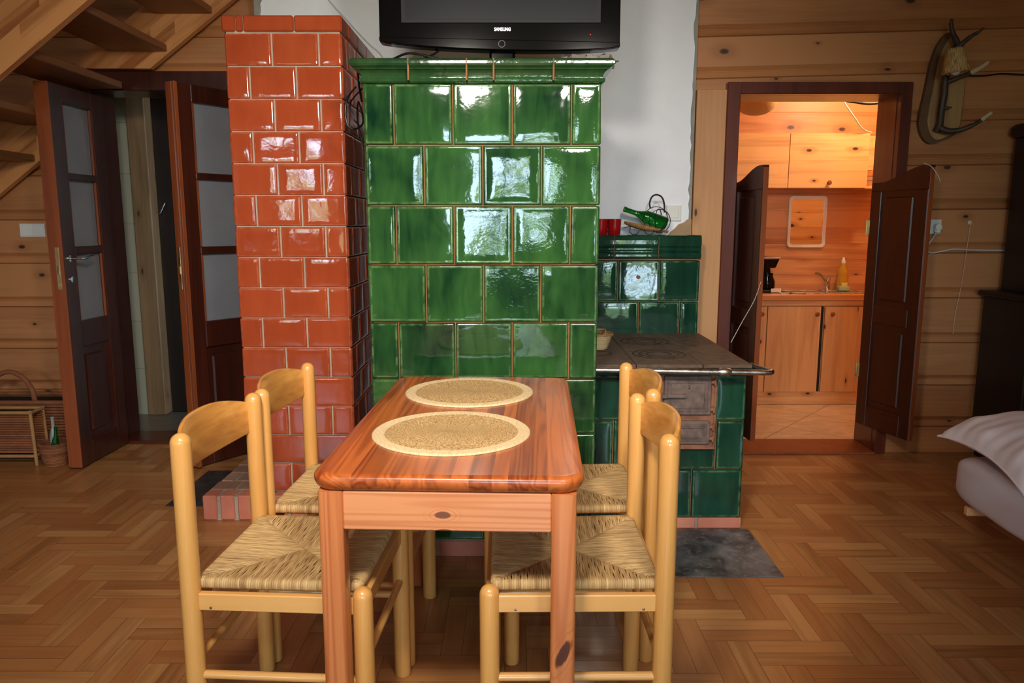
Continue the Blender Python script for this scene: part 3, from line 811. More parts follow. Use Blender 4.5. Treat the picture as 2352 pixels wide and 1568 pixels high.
# moulded top of the back panel
cn = MB(); cg = MB()
prof = [(0, 1.132), (.002, 1.136), (.012, 1.142), (.016, 1.15), (.016, 1.16), (.012, 1.168), (.004, 1.172), (.004, 1.177), (.010, 1.18), (.013, 1.186), (.013, 1.192), (.006, 1.198), (.012, 1.204), (.016, 1.215), (.016, 1.235), (.012, 1.25), (.004, 1.259), (-.008, 1.262)]
js = [CX0, .54, .775, CX1+.004]
for i in range(3):
    cn.new_tone(); x0, x1 = js[i]+.0015, js[i+1]-.0015
    for (p, q) in zip(prof[:-1], prof[1:]):
        for k in range(5):
            f0, f1 = k/5, (k+1)/5
            cn.add([(x0+(x1-x0)*f0, CY1-p[0], p[1]), (x0+(x1-x0)*f1, CY1-p[0], p[1]), (x0+(x1-x0)*f1, CY1-q[0], q[1]), (x0+(x1-x0)*f0, CY1-q[0], q[1])], [(0, 1, 2, 3)], [(0, .5, 0)]*4)
for (p, q) in zip(prof[:-1], prof[1:]):
    cn.add([(CX1+.0025, CY1-p[0], p[1]), (CX1+.0025, 4.2, p[1]), (CX1+.0025, 4.2, q[1]), (CX1+.0025, CY1-q[0], q[1])], [(0, 1, 2, 3)], [(0, .5, 0)]*4)
cn.add([(CX0, CY1+.008, 1.262), (CX1+.0025, CY1+.008, 1.262), (CX1+.0025, 4.21, 1.262), (CX0, 4.21, 1.262)], [(0, 1, 2, 3)], [(0, .5, 0)]*4)
obj('back_panel_moulding', cn, M['teal'], cook, sharp=50)
m = MB().box(CX0, CX1-.004, CY1-.002, 4.2, 1.13, 1.255); obj('back_panel_core', m, M['grout'], cook)
m = MB().lathe([(.0005, -.004), (.008, -.004), (.010, 0), (.010, .003)], 16, M=Matrix.Translation((.672, 3.997, 1.04)) @ Matrix.Rotation(PI/2, 4, 'X'))
obj('vent_plug', m, M['rust'], cook)
# hotplate: three iron plates with rings
hp = MB()
hp.cbox(CX0, .52, CY0-.03, CY1, .722, .738, .002).cbox(.522, .80, CY0-.03, CY1, .722, .738, .002).cbox(.802, CX1+.01, CY0-.03, CY1, .722, .738, .002)
for (cx_, cy) in ((.40, 3.37), (.40, 3.68), (.665, 3.35), (.665, 3.72)):
    for rr in (.118, .088, .055):
        n = 40
        if cx_-rr > .33: obj('plate_ring', MB().lathe([(rr-.003, .0), (rr-.002, .0012), (rr+.001, .0012), (rr+.002, 0)], n, (cx_, cy, .7381)), M['irondark'], cook)
obj('hotplate', hp, M['ironplate'], cook, sharp=40)
fr = MB().box(CX0, CX1+.008, CY0-.028, CY0+.012, .692, .7215).box(CX1-.012, CX1+.008, CY0+.012, CY1, .702, .7215)
obj('hotplate_frame', fr, M['irondark'], cook)
m = MB(); zr = .722
m.tube([(CX0+.003, 3.035, zr+.004), (.6, 3.03, zr+.001), (1.035, 3.02, zr-.004)], .012, 12)
m.tube([(1.035, 3.02, zr-.004), (1.058, 3.021, zr-.004), (1.068, 3.03, zr-.003), (1.066, 3.045, zr-.002), (1.045, 3.075, zr), (1.012, 3.12, zr+.006)], .0115, 12)
m.lathe([(.0123, -.026), (.0165, -.017), (.018, 0), (.0165, .017), (.0123, .026)], 16, M=Matrix.Translation((.873, 3.0235, zr-.002)) @ Matrix.Rotation(PI/2, 4, 'Y'))
for xx in (.873,):
    m.tube([(xx, 3.026, zr), (xx, 3.09, zr)], .007, 10)
m.lathe([(.014, -.004), (.014, .004)], 14, M=Matrix.Translation((1.012, 3.118, zr+.006)) @ Matrix.Rotation(PI/2, 4, 'Y'), cap0=True, cap1=True)
obj('towel_rail', m, M['steel'], cook)
# fire doors
fd = MB()
fd.box(.628, .862, 3.108, 3.135, .372, .70); fd.cbox(.622, .868, 3.104, 3.112, .366, .378, .002).cbox(.858, .868, 3.104, 3.112, .378, .70, .002).cbox(.622, .632, 3.104, 3.112, .378, .70, .002)
obj('fire_door_frame', fd, M['rust'], cook)
def firedoor(x0, x1, z0, z1, two):
    d = MB(); d.cbox(x0, x1, 3.094, 3.108, z0, z1, .003)
    for k, (ii, yy) in enumerate(((.014, 3.091), (.022, 3.0925), (.028, 3.0905))):
        w = .003
        d.cbox(x0+ii, x1-ii, yy, 3.095, z0+ii, z0+ii+w, .001).cbox(x0+ii, x1-ii, yy, 3.095, z1-ii-w, z1-ii, .001)
        d.cbox(x0+ii, x0+ii+w, yy, 3.095, z0+ii+w, z1-ii-w, .001).cbox(x1-ii-w, x1-ii, yy, 3.095, z0+ii+w, z1-ii-w, .001)
    o = obj('fire_door' if two else 'ash_door', d, M['iron'], cook)
    for zz in (z0+.025, z1-.025):
        hg = MB(); hg.cbox(x1-.004, x1+.018, 3.088, 3.104, zz-.007, zz+.007, .002); hg.tube([(x1+.012, 3.09, zz-.014), (x1+.012, 3.09, zz+.014)], .005, 10)
        obj('hinge', hg, M['rust'], o)
    la = MB(); zc = (z0+z1)/2; xc = x0+.085 if two else x0+.06
    la.lathe([(.001, -.012), (.008, -.011), (.009, 0)], 14, M=Matrix.Translation((xc, 3.092, zc)) @ Matrix.Rotation(PI/2, 4, 'X') @ Matrix.Rotation(PI, 4, 'X'))
    la.cbox(x0-.006, xc, 3.078, 3.088, zc-.008, zc+.008, .003); la.tube([(xc, 3.08, zc), (xc, 3.094, zc)], .006, 10)
    la.cbox(x0-.012, x0+.012, 3.074, 3.09, zc-.009, zc+.009, .003)
    obj('latch', la, M['steel'] if not two else M['iron'], o)
    return o
fo = firedoor(.642, .842, .520, .688, True); firedoor(.650, .842, .392, .494, False)
def text(name, body, size, loc, rot, mat_, parent, ext=.0005, bold=0.):
    c = bpy.data.curves.new(name+'_outline', 'FONT'); c.body = body; c.size = size; c.extrude = ext; c.align_x = 'CENTER'; c.align_y = 'CENTER'; c.offset = bold
    o = bpy.data.objects.new(name+'_outline', c); COL.objects.link(o)
    dg = bpy.context.evaluated_depsgraph_get(); dg.update()
    me = bpy.data.meshes.new_from_object(o.evaluated_get(dg)); me.name = name
    bpy.data.objects.remove(o); bpy.data.curves.remove(c)
    o = bpy.data.objects.new(name, me); COL.objects.link(o); me.materials.clear(); me.materials.append(mat_)
    o.parent = parent; w = WLOC[parent.name]
    o.location = (loc[0]-w[0], loc[1]-w[1], loc[2]-w[2]); o.rotation_euler = rot
    return o
text('embossed_numeral', '2', .022, (.747, 3.0935, .640), (PI/2, 0, 0), M['irondark'], fo, .001)
pl = MB(); x = CX0+.004
for w in (.2, .25, .19):
    pl.new_tone(); pl.cbox(x, x+w, CY0+.004, CY0+.1, .002, .049, .003); x += w+.012
obj('brick_plinth', pl, M['brick'], cook)
m = MB().box(CX0, CX1-.012, CY0+.012, CY1+.2, 0, .05); obj('plinth_mortar', m, M['mortar'], cook)

# -- red chimney
HX0, HX1, HY0, HY1 = -1.192, -.705, 3.26, 4.21
chim = thing('tiled_chimney', 'square chimney column clad in glossy red-brown tiles', 'chimney', (-.95, 3.73, .12))
m = MB().box(HX0+.008, HX1-.008, HY0+.008, HY1, .12, 2.16); obj('grout', m, M['greygrout'], chim)
cl = MB(); rh2 = (2.1-.122)/15; fw = (HX1-HX0)/2.5
for r in range(15):
    z0 = .122+(14-r)*rh2
    ws = [fw, fw, fw/2] if r % 2 == 0 else [fw/2, fw, fw]
    k = dict(raise_=.008, gap=.0035, gapv=.0018, tilt=.014, rim=False)
    tile_rows(cl, (HX0, HY0+.008, 0), (1, 0, 0), (0, -1, 0), [(z0, rh2, ws)], fw, **k)
    sd = [fw/2]+[fw]*4+[.075] if r % 2 == 0 else [fw]*4+[fw/2, .075]
    tile_rows(cl, (HX1-.008, HY0, 0), (0, 1, 0), (1, 0, 0), [(z0, rh2, sd)], fw, **k)
    tile_rows(cl, (HX0+.008, HY1, 0), (0, -1, 0), (-1, 0, 0), [(z0, rh2, sd[::-1])], fw, **k)
obj('tile_cladding', cl, M['terra'], chim, sharp=60)
cp = MB(); cp.flat = (.5, .6, 0)
for (a, b) in ((HX0-.006, -1.143), (-1.139, -1.112), (-1.108, -.902), (-.898, HX1+.004)):
    cp.new_tone(); cp.cbox(a, b, HY0-.006, HY0+.12, 2.104, 2.168, .006)
y = HY0+.123
while y < HY1-.05:
    ye = min(HY1, y+.2); cp.new_tone(); cp.cbox(HX1-.1, HX1+.004, y, ye-.004, 2.104, 2.168, .006).cbox(HX0-.006, HX0+.1, y, ye-.004, 2.104, 2.168, .006); y = ye
cp.box(HX0+.1, HX1-.1, HY0+.12, HY1, 2.11, 2.15)
obj('cap_tiles', cp, M['terra'], chim, sharp=50)
# -- brick hearth
he = thing('brick_hearth', 'low brick hearth step at the foot of the red chimney', 'hearth', (-1.04, 3.7, 0))
m = MB(); x = -1.388
while x < -.62:
    m.new_tone(); m.cbox(x, x+.062, 3.212, 3.30, .004, .117, .005); x += .079
obj('front_bricks', m, M['brick'], he)
m = MB(); y = 3.302; r = 0
while y < 4.15:
    ye = y+.118
    for (a, b) in (((-1.386, -1.28), (-1.268, -1.196)) if r % 2 == 0 else ((-1.384, -1.325), (-1.313, -1.196))):
        m.new_tone(); m.cbox(a+.003*(r % 3), b, y, ye-.011, .1, .117, .003)
    y = ye; r += 1
obj('top_bricks', m, M['dustbrick'], he)
m = MB().box(-1.378, -.64, 3.222, 4.2, 0, .112); obj('mortar', m, M['mortar'], he)

# ------------------------------------------------------------------ sheet metal on the floor
m = MB().cbox(.345, 1.03, 2.668, 3.118, .0005, .004, .001); tag(obj('hearth_plate', m, M['slate']), 'worn grey metal sheet on the floor in front of the cooker', 'hearth plate')
m = MB().cbox(-1.64, -1.40, 3.385, 3.90, .0005, .004, .001); tag(obj('hearth_plate', m, M['slatedark']), 'dark metal sheet on the floor beside the brick hearth', 'hearth plate')

# ------------------------------------------------------------------ dining table
def make_table():
    rz = math.radians(-2.2)
    t_ = thing('dining_table', 'orange-stained pine dining table laid with two round mats', 'table', (-.123, 2.10, 0), rz)
    Lh, Wh, zt, th = .545, .302, .78, .038
    top = MB(); rc = .055; norms = []
    # boards across the width, cut from a rounded rectangle; rounded edge profile
    bounds = [-Wh, -.262, -.207, -.150, -.098, -.045, .012, .050, .100, .135, .180, .222, .262, Wh]
    prof = [(0, 1.), (.010, .985), (.017, .93), (.022, .82), (.0235, .62), (.022, .42), (.018, .2), (.012, .05), (.004, 0.)]   # outward offset from inner rect, height share
    ins = .0235
    def edge_y(x):     # half length of rounded inner rectangle at x
        a = abs(x)-(Wh-rc)
        return Lh-rc+math.sqrt(max(0, rc*rc-a*a)) if a > 0 else Lh
    N = 64
    # top surface: per board grid
    W2, L2, r2 = Wh-ins, Lh-ins, rc-ins
    def ey(x):
        a = abs(x)-(W2-r2)
        return L2-r2+math.sqrt(max(0, r2*r2-a*a)) if a > 0 else L2
    bb = [-W2]+bounds[1:-1]+[W2]
    for i in range(len(bb)-1):
        top.new_tone()
        cols = [bb[i]+(bb[i+1]-bb[i])*k/6 for k in range(7)]
        for a, b in zip(cols[:-1], cols[1:]):
            vs = [(a, -ey(a), zt), (b, -ey(b), zt), (b, ey(b), zt), (a, ey(a), zt)]
            top.add(vs, [(0, 1, 2, 3)]); norms += [(0, 0, 1)]*4
            vs = [(v[0], v[1], zt-th) for v in vs]
            top.add(vs, [(3, 2, 1, 0)]); norms += [(0, 0, -1)]*4
    # edge band: walk the inner outline, tone by the board it belongs to
    out = []
    for (sx, sy, a0) in ((1, -1, -90), (1, 1, 0), (-1, 1, 90), (-1, -1, 180)):
        for k in range(9):
            a = math.radians(a0+90*k/8); out.append((sx*(W2-r2)+r2*math.cos(a), sy*(L2-r2)+r2*math.sin(a), math.cos(a), math.sin(a)))
    full = []
    for i in range(len(out)):
        p, q = out[i], out[(i+1) % len(out)]
        full.append(p)
        d = abs(q[0]-p[0])
        if d > .2:     # long side across boards: split at board borders
            xs_ = [x for x in bb if min(p[0], q[0])+1e-4 < x < max(p[0], q[0])-1e-4]
            for x in (sorted(xs_) if q[0] > p[0] else sorted(xs_, reverse=True)):
                full.append((x, p[1], p[2], p[3]))
    pn = []
    for k in range(len(prof)):
        a, b = prof[max(0, k-1)], prof[min(len(prof)-1, k+1)]
        tx, tz = b[0]-a[0], (b[1]-a[1])*th; l_ = math.hypot(tx, tz); pn.append((-tz/l_, tx/l_))
    pn[0] = (0., 1.); pn[-1] = (.3, -.95)
    for i in range(len(full)):
        p, q = full[i], full[(i+1) % len(full)]
        xm = (p[0]+q[0])/2; bi = max(k for k in range(len(bb)-1) if bb[k] <= xm+1e-6)
        # reuse the tone of the board
        fi = bi*6*8; top.tone = top.t[min(fi, len(top.t)-1)] if True else top.tone
        for k_ in range(len(prof)-1):
            a, b = prof[k_], prof[k_+1]
            norms += [(o_[2]*pn[z_][0], o_[3]*pn[z_][0], pn[z_][1]) for (o_, z_) in ((p, k_), (q, k_), (q, k_+1), (p, k_+1))]
            vs = [(p[0]+p[2]*a[0], p[1]+p[3]*a[0], zt-th+th*a[1]), (q[0]+q[2]*a[0], q[1]+q[3]*a[0], zt-th+th*a[1]),
                  (q[0]+q[2]*b[0], q[1]+q[3]*b[0], zt-th+th*b[1]), (p[0]+p[2]*b[0], p[1]+p[3]*b[0], zt-th+th*b[1])]
            top.add(vs, [(3, 2, 1, 0)])
    o = obj('tabletop', top, M['tabletop'], t_, local=True, sharp=180)
    if len(o.data.vertices) == len(norms): o.data.normals_split_custom_set_from_vertices(norms)
    lw = .055; lx, ly = Wh-.045, .512
    for sx in (-1, 1):
        for sy in (-1, 1):
            m = MB().new_tone(); rl = .011
            m.prism([(sx*lx+a*(lw/2-rl)+rl*math.cos(q), sy*ly+b*(lw/2-rl)+rl*math.sin(q)) for (a, b, q0) in ((1, -1, -90), (1, 1, 0), (-1, 1, 90), (-1, -1, 180)) for q in [math.radians(q0+15*k) for k in range(7)]], 'Z', .001, zt-th-.0005)
            obj('leg', m, M['tablewood'], t_, local=True)
    for sy in (-1, 1):
        m = MB().cbox(-lx+lw/2, lx-lw/2, sy*ly-.012 if sy > 0 else -ly-.022, sy*ly+.022 if sy > 0 else -ly+.012, .652, zt-th-.0005, .003)
        a = obj('apron', m, M['apron'], t_, local=True)
        if sy < 0:
            k = MB()
            n = 20; vs = [(0, 0, 0)]
    for sx in (-1, 1):
        m = MB().cbox(sx*lx-.012, sx*lx+.012, -ly+lw/2, ly-lw/2, .652, zt-th-.0005, .003)
        obj('apron', m, M['apron'], t_, local=True)
    return t_
make_table()

# ------------------------------------------------------------------ placemats
def placemat(x, y, rz, label, r, z=.7806):
    t_ = thing('round_placemat', label, 'placemat', (x, y, z), rz, 'round woven placemats on the table')
    m = MB(); pr = [(.0005, .0035)]
    n = int((r-.03)/.0062)
    for i in range(n):
        r0 = .0062*i
        pr += [(r0+.0008, .0034), (r0+.0031, .0052), (r0+.0054, .0034)]
    re = .0062*n
    pr = [p for p in pr]
    m.lathe(pr+[(re, .0005)], 96, seam=True); obj('woven_centre', m, M['seagrass'], t_, local=True, sharp=180)
    m = MB(); pr = [(re-.0005, 0.), (re-.0005, .004)]
    for i in range(4):
        r0 = re+.0078*i; pr += [(r0+.001, .0042), (r0+.0039, .0064), (r0+.0068, .0042)]
    pr += [(re+.0325, .003), (re+.0325, 0)]
    m.lathe(pr, 96, seam=True); obj('border', m, M['cream'], t_, local=True, sharp=180)
    return t_
placemat(-.158, 1.905, 0, 'round woven placemat at the near end of the table', .209)
placemat(-.138, 2.380, 1.1, 'round woven placemat at the stove end of the table', .206)
# little loose ends of the braid are part of the border
# ------------------------------------------------------------------ chairs
def rush_seat():
    m = MB(); hx0, hx1, hy = -.184, .197, .190; z0 = .4640
    C = Vector(((hx0+hx1)/2, 0))
    corners = [Vector((hx0, -hy)), Vector((hx1, -hy)), Vector((hx1, hy)), Vector((hx0, hy))]
    for e in range(4):
        A, B = corners[e], corners[(e+1) % 4]
        d = (B-A); Ln = d.length; d.normalize(); n = Vector((-d.y, d.x))
        dep = (C-A).dot(n)
        NS = 70; sub = 4
        for s in range(NS):
            m.new_tone()
            jit = R.uniform(-.35, .35)
            cols = []
            for k in range(sub+1):
                f = (s+k/sub)/NS; ridge = math.sin(PI*k/sub)
                dd = dep*min(2*f, 2*(1-f)) if True else 0
                base = A+d*(Ln*f)
                row = []
                for (o_, z) in ((.012, 0.), (-.004, .002), (-.011, .010), (-.010, .020), (-.004, .027)):
                    row.append((base+n*(o_-.0012*ridge), z0+z+.0012*ridge*(1 if z > .015 else 0)))
                for t in (.06, .15, .3, .5, .7, .85, .95, 1.):
                    dist = dd*t
                    edge = math.exp(-dist/.05)
                    zz = .026+.004*(1-edge)*0-.006*(1-math.exp(-dist/.09))-(.003*max(0, (t-.8)/.2) if dd > .01 else 0)
                    wob = d*(.0016*math.sin(dist*70+s*1.7+jit*5))
                    row.append((base+n*dist+wob*t*(1-t)*4, z0+zz+.0017*ridge*(1-t**8)))
                cols.append(row)
            nr = len(cols[0])
            vs = [(p[0].x, p[0].y, p[1]) for c in cols for p in c]
            gs = [((p[0]-A).dot(n)*22+s*5.3, s*1.9+k_*.15, e) for k_, c in enumerate(cols) for p in c]
            fs = []
            for k in range(sub):
                for i in range(nr-1):
                    a = k*nr+i; fs.append((a, a+nr, a+nr+1, a+1))
            m.add(vs, fs, gs)
    for cc in corners:
        q = cc+(C-cc).normalized()*.008; m.new_tone(); m.lathe([(.004, .001), (.013, .003), (.0165, .010), (.0165, .019), (.013, .0262), (.001, .0285)], 14, (q.x, q.y, z0))
    # underside
    m.tone = (.1, .1, .1); m.add([(hx0, -hy, z0), (hx1, -hy, z0), (hx1, hy, z0), (hx0, hy, z0)], [(3, 2, 1, 0)])
    return m
def post(m, x, y, z0, z1, r):
    pr = [(.004, 0), (r-.003, 0), (r, .004)]
    pr += [(r, (z1-z0)*f) for f in (.25, .5, .75)]+[(r, z1-z0-r)]
    for k in range(1, 7):
        a = PI/2*k/6; pr.append((max(.0005, r*math.cos(a)), z1-z0-r+r*math.sin(a)))
    m.lathe(pr, 24, (x, y, z0), cap0=True, cap1=True)
    return m
PX, PY, PR, PF = .2, .2075, .0235, .211   # rear post, half width, radius, front leg
def make_chair(label):
    t_ = thing('dining_chair', label, 'chair', group='rush-seated chairs around the dining table')
    for sy in (-1, 1):
        obj('rear_post', post(MB().new_tone(), -PX, sy*PY, .0005, .849, PR), M['beech'], t_, local=True, sharp=50)
        obj('front_leg', post(MB().new_tone(), PF, sy*PY, .0005, .487, PR), M['beech'], t_, local=True, sharp=50)
        m = MB().new_tone().cbox(-PX+PR-.003, PF-PR+.003, sy*PY-.009, sy*PY+.009, .420, .4625, .0025); obj('side_rail', m, M['beechx'], t_, local=True)
        m = MB().new_tone().tube([(-PX+.015, sy*PY, .252), (PF-.015, sy*PY, .252)], .0105, 14); obj('side_stretcher', m, M['beechx'], t_, local=True)
    for sx, z in ((-PX, .285), (PF, .300)):
        m = MB().new_tone().cbox(sx-.009, sx+.009, -PY+PR-.003, PY-PR+.003, .420, .4625, .0025); obj('cross_rail', m, M['beechy'], t_, local=True)
        m = MB().new_tone().tube([(sx, -PY+.015, z), (sx, PY-.015, z)], .0105, 14); obj('cross_stretcher', m, M['beechy'], t_, local=True)
    obj('seat', rush_seat(), M['rush'], t_, local=True, sharp=80)
    # bent plywood back
    m = MB(); n = 40; th = .011
    def sect(a):
        sm = 1-abs(a)**2.6
        hu = .037+.034*sm; hl = .042+.023*sm
        if abs(a) > .9: hl -= 0.0
        y = a*(PY-.004); x = -PX-.060*(1-a*a)**.8+.002
        return x, y, .783+hu, .783-hl
    ring = []
    for i in range(n+1):
        a = -1+2*i/n
        x, y, zu, zl_ = sect(a)
        dx = .060*.8*2*a*max(.0001, (1-a*a))**(-.2)/PY if abs(a) < .99 else .0
        nx, ny = 1/math.hypot(1, min(1.2, abs(dx))), -math.copysign(min(1.2, abs(dx)), dx)/math.hypot(1, min(1.2, abs(dx)))
        e = .0025
        prof_ = [(th/2, zl_+e), (th/2, zu-e), (th/2-e, zu), (-th/2+e, zu), (-th/2, zu-e), (-th/2, zl_+e), (-th/2+e, zl_), (th/2-e, zl_)]
        ring.append([(x+nx*p*1., y+ny*p*1., z) for (p, z) in prof_])
    k = 8
    vs = [v for r_ in ring for v in r_]; fs = []
    for i in range(n):
        for j in range(k): fs.append((i*k+j, i*k+(j+1) % k, (i+1)*k+(j+1) % k, (i+1)*k+j))
    fs.append(tuple(range(k))[::-1]); fs.append(tuple(n*k+j for j in range(k)))
    fs = [f[::-1] for f in fs]
    m.add(vs, fs); obj('backrest', m, M['ply'], t_, local=True, sharp=50)
    for sy in (-1, 1):
        for xx in (-.15, .15):
            m = MB().lathe([(.0003, .0015), (.003, .001), (.0034, 0)], 10, M=Matrix.Translation((xx, sy*(PY+.009), .428)) @ Matrix.Rotation(-sy*PI/2, 4, 'X'))
            obj('screw', m, M['steel'], t_, local=True)
    return t_
def dup(root, label):
    r = root.copy(); COL.objects.link(r); r['label'] = label
    for ch in list(root.children):
        c = ch.copy(); COL.objects.link(c); c.parent = r
        for g in ch.children:
            d = g.copy(); COL.objects.link(d); d.parent = c
    return r
ch = make_chair('rush-seated chair at the near left corner of the table, its whole seat in view')
spots = [(None, -.546, 1.855, -3.4), ('rush-seated chair on the left of the table in front of the red chimney', -.516, 2.323, -3.0),
         ('rush-seated chair at the near right corner of the table, its low plain side toward us', .156, 1.857, 180.6), ('rush-seated chair on the right of the table in front of the cooker', .202, 2.327, 182.2)]
for lab, x, y, a in spots:
    c = ch if lab is None else dup(ch, lab)
    c.location = (x, y, 0); c.rotation_euler = (0, 0, math.radians(a))

# ------------------------------------------------------------------ television on the stove
TVY = 3.08
tv = thing('television', 'black flat television standing on top of the green stove', 'television', (-.045, 3.2, 1.907))
tl = math.radians(1.0)
m = MB(); x0, x1, zb, zt = -.518, .422, 2.0, 2.59
pts = []
for i in range(25):
    f = i/24; x = x0+(x1-x0)*f; pts.append((x, zb+.012-.022*(1-(2*f-1)**2)**.7 - (f-.5)*.022))
poly = pts+[(x1, zt), (x0, zt)]
m.prism(poly, 'Y', TVY, TVY+.06); obj('bezel', m, M['blackgloss'], tv, bevel=.004)
m = MB().cbox(-.43, .345, TVY+.06, TVY+.1, 2.06, 2.5, .01); obj('back_cover', m, M['blackmatt'], tv)
m = MB().cbox(-.432, .346, TVY-.0035, TVY+.002, 2.092, 2.53, .0015); obj('screen_surround', m, M['blackmatt'], tv)
m = MB().box(-.414, .328, TVY-.0045, TVY-.003, 2.106, 2.517); obj('screen', m, M['screen'], tv)
pts2 = [(p[0], p[1]) for p in pts]; up_ = [(p[0], 2.040-(p[0]-x0)/(x1-x0)*.020) for p in pts][::-1]
m = MB().prism([(p[0]*.999, p[1]+.001) for p in pts2]+up_, 'Y', TVY-.010, TVY); obj('lower_lip', m, M['blackgloss'], tv, bevel=.003)
text('maker_logo', 'SAMSUNG', .0195, (-.037, TVY-.0012, 2.0685), (PI/2, 0, 0), M['silver'], tv, .0006, .0006).scale = (.72, .9, 1)
m = MB().lathe([(.0135, 0), (.0132, .0012), (.0125, .0015), (.0118, .0012), (.0115, 0)], 32, M=Matrix.Translation((-.040, TVY-.010, 2.013)) @ Matrix.Rotation(PI/2, 4, 'X')); obj('power_button_ring', m, M['silver'], tv)
m = MB().lathe([(.0003, .001), (.0018, .0008), (.002, 0)], 10, M=Matrix.Translation((.306, TVY, 2.050)) @ Matrix.Rotation(PI/2, 4, 'X')); obj('standby_light', m, M['led'], tv)
m = MB().cbox(-.090, .012, TVY+.03, TVY+.09, 1.915, 2.07, .01); obj('neck', m, M['blackgloss'], tv)
m = MB(); n = 40
m.prism([(-.04+.24*math.cos(2*PI*k/n), TVY+.09+.12*math.sin(2*PI*k/n)) for k in range(n)], 'Z', 1.9075, 1.920); obj('foot', m, M['blackgloss'], tv, bevel=.004)

def curve_pts(p, n=10):
    """smooth points through p (Catmull-Rom)"""
    P = [Vector(q) for q in p]; P = [2*P[0]-P[1]]+P+[2*P[-1]-P[-2]]; out = []
    for i in range(1, len(P)-2):
        for k in range(n):
            t = k/n; a, b, c, d = P[i-1], P[i], P[i+1], P[i+2]
            out.append(.5*((2*b)+(c-a)*t+(2*a-5*b+4*c-d)*t*t+(3*b-a-3*c+d)*t*t*t))
    out.append(P[-2]); return out
m = MB()
m.tube(curve_pts([(-.18, 2.99, 1.914), (-.27, 2.92, 1.925), (-.38, 2.93, 1.948), (-.46, 2.97, 1.932), (-.53, 2.96, 1.916), (-.585, 3.0, 1.918), (-.60, 3.06, 1.87), (-.598, 3.1, 1.80)]), .0045, 8)
m.tube(curve_pts([(-.41, 2.93, 1.913), (-.36, 3.0, 1.935), (-.31, 3.12, 1.985), (-.28, 3.2, 2.03)]), .0045, 8)
m.tube(curve_pts([(-.20, 2.95, 1.913), (-.32, 2.96, 1.914), (-.45, 3.02, 1.916), (-.54, 2.93, 1.914)]), .0035, 8)
tag(obj('power_cable', m, M['cable']), 'black cables looped on the stove top left of the television', 'cable')
m = MB()
m.tube(curve_pts([(-.625, 3.12, 1.86), (-.632, 3.0, 1.80), (-.640, 2.98, 1.74), (-.628, 2.98, 1.69), (-.60, 3.0, 1.685), (-.585, 3.05, 1.72), (-.612, 3.1, 1.80), (-.628, 3.16, 1.72), (-.605, 3.2, 1.60), (-.6, 3.3, 1.5)]), .004, 8)
m.tube(curve_pts([(-.60, 3.14, 1.86), (-.635, 3.06, 1.79), (-.622, 3.04, 1.73), (-.60, 3.06, 1.70)]), .003, 8)
tag(obj('hanging_cable', m, M['cable']), 'black cable loops hanging between the red chimney and the stove', 'cable')
m = MB().tube(curve_pts([(-1.06, 4.214, 2.62), (-.97, 4.214, 2.49), (-.87, 4.213, 2.38), (-.77, 4.213, 2.275), (-.70, 4.213, 2.21), (-.683, 4.20, 2.12), (-.68, 4.18, 1.8), (-.68, 4.18, 1.5)]), .004, 8)
tag(obj('white_cable', m, M['wcable']), 'thin white cable running down the white wall behind the chimney top', 'cable')
# crumpled plastic wrapping and papers on the stove
m = MB(); rr = random.Random(4); nu, nv = 14, 8
hgt = [[rr.uniform(.004, .045) if 0 < i < nu and 0 < j < nv else .001 for i in range(nu+1)] for j in range(nv+1)]
m.grid(lambda a, b: (.175+.215*a+rr.uniform(-.006, .006), 2.875+.15*b+rr.uniform(-.006, .006), 1.911+hgt[int(round(b*nv))][int(round(a*nu))]*(1-.5*abs(2*b-1))), nu, nv)
o = obj('plastic_wrapper', m, M['wrap'], sharp=10); o.modifiers.new('sol', 'SOLIDIFY').thickness = .0008
tag(o, 'crumpled clear plastic wrapping on the stove top right of the television', 'wrapper')
m = MB().box(.14, .25, 2.86, 2.94, 1.9075, 1.911, rotz(.0)); tag(obj('paper_slip', m, M['paper']), 'white slip of paper lying under the plastic wrapping', 'paper')

# ------------------------------------------------------------------ things on the cooker's back panel
def mug(x, y, label):
    t_ = thing('mug', label, 'mug', (x, y, 1.2625), 0, 'red mugs on the cooker ledge')
    m = MB().lathe([(.0005, 0), (.030, 0), (.033, .004), (.035, .04), (.0375, .082), (.0360, .084), (.0345, .082), (.032, .01), (.0005, .008)], 28); obj('body', m, M['redglaze'], t_, local=True)
    m = MB().tube(curve_pts([(.0345, .005, .068), (.055, .01, .066), (.060, .012, .045), (.050, .01, .022), (.034, .004, .02)], 6), .0045, 8)
    o = obj('handle', m, M['redglaze'], t_, local=True); o.rotation_euler = (0, 0, 2.2)
mug(.478, 4.085, 'red mug half hidden behind the edge of the green stove')
mug(.552, 4.095, 'red mug standing next to the bottle holder')
bh = thing('bottle_holder', 'wire and wicker cradle with a tall hoop handle on the cooker ledge', 'bottle holder', (.745, 4.09, 1.2625))
m = MB()
m.tube(curve_pts([(.742, 4.085, 1.40), (.737, 4.085, 1.43), (.748, 4.085, 1.462), (.772, 4.085, 1.474), (.800, 4.085, 1.462), (.814, 4.085, 1.43), (.818, 4.085, 1.38)]), .0045, 8); obj('hoop_handle', m, M['irondark'], bh)
m = MB()
def ring(m, c, r, rx, rz_, tr=.0022):
    T_ = Matrix.Translation(c) @ Matrix.Rotation(rz_, 4, 'Z') @ Matrix.Rotation(rx, 4, 'X')
    m.tube([T_ @ Vector((r*math.cos(2*PI*k/24), r*math.sin(2*PI*k/24), 0)) for k in range(24)], tr, 6, closed=True)
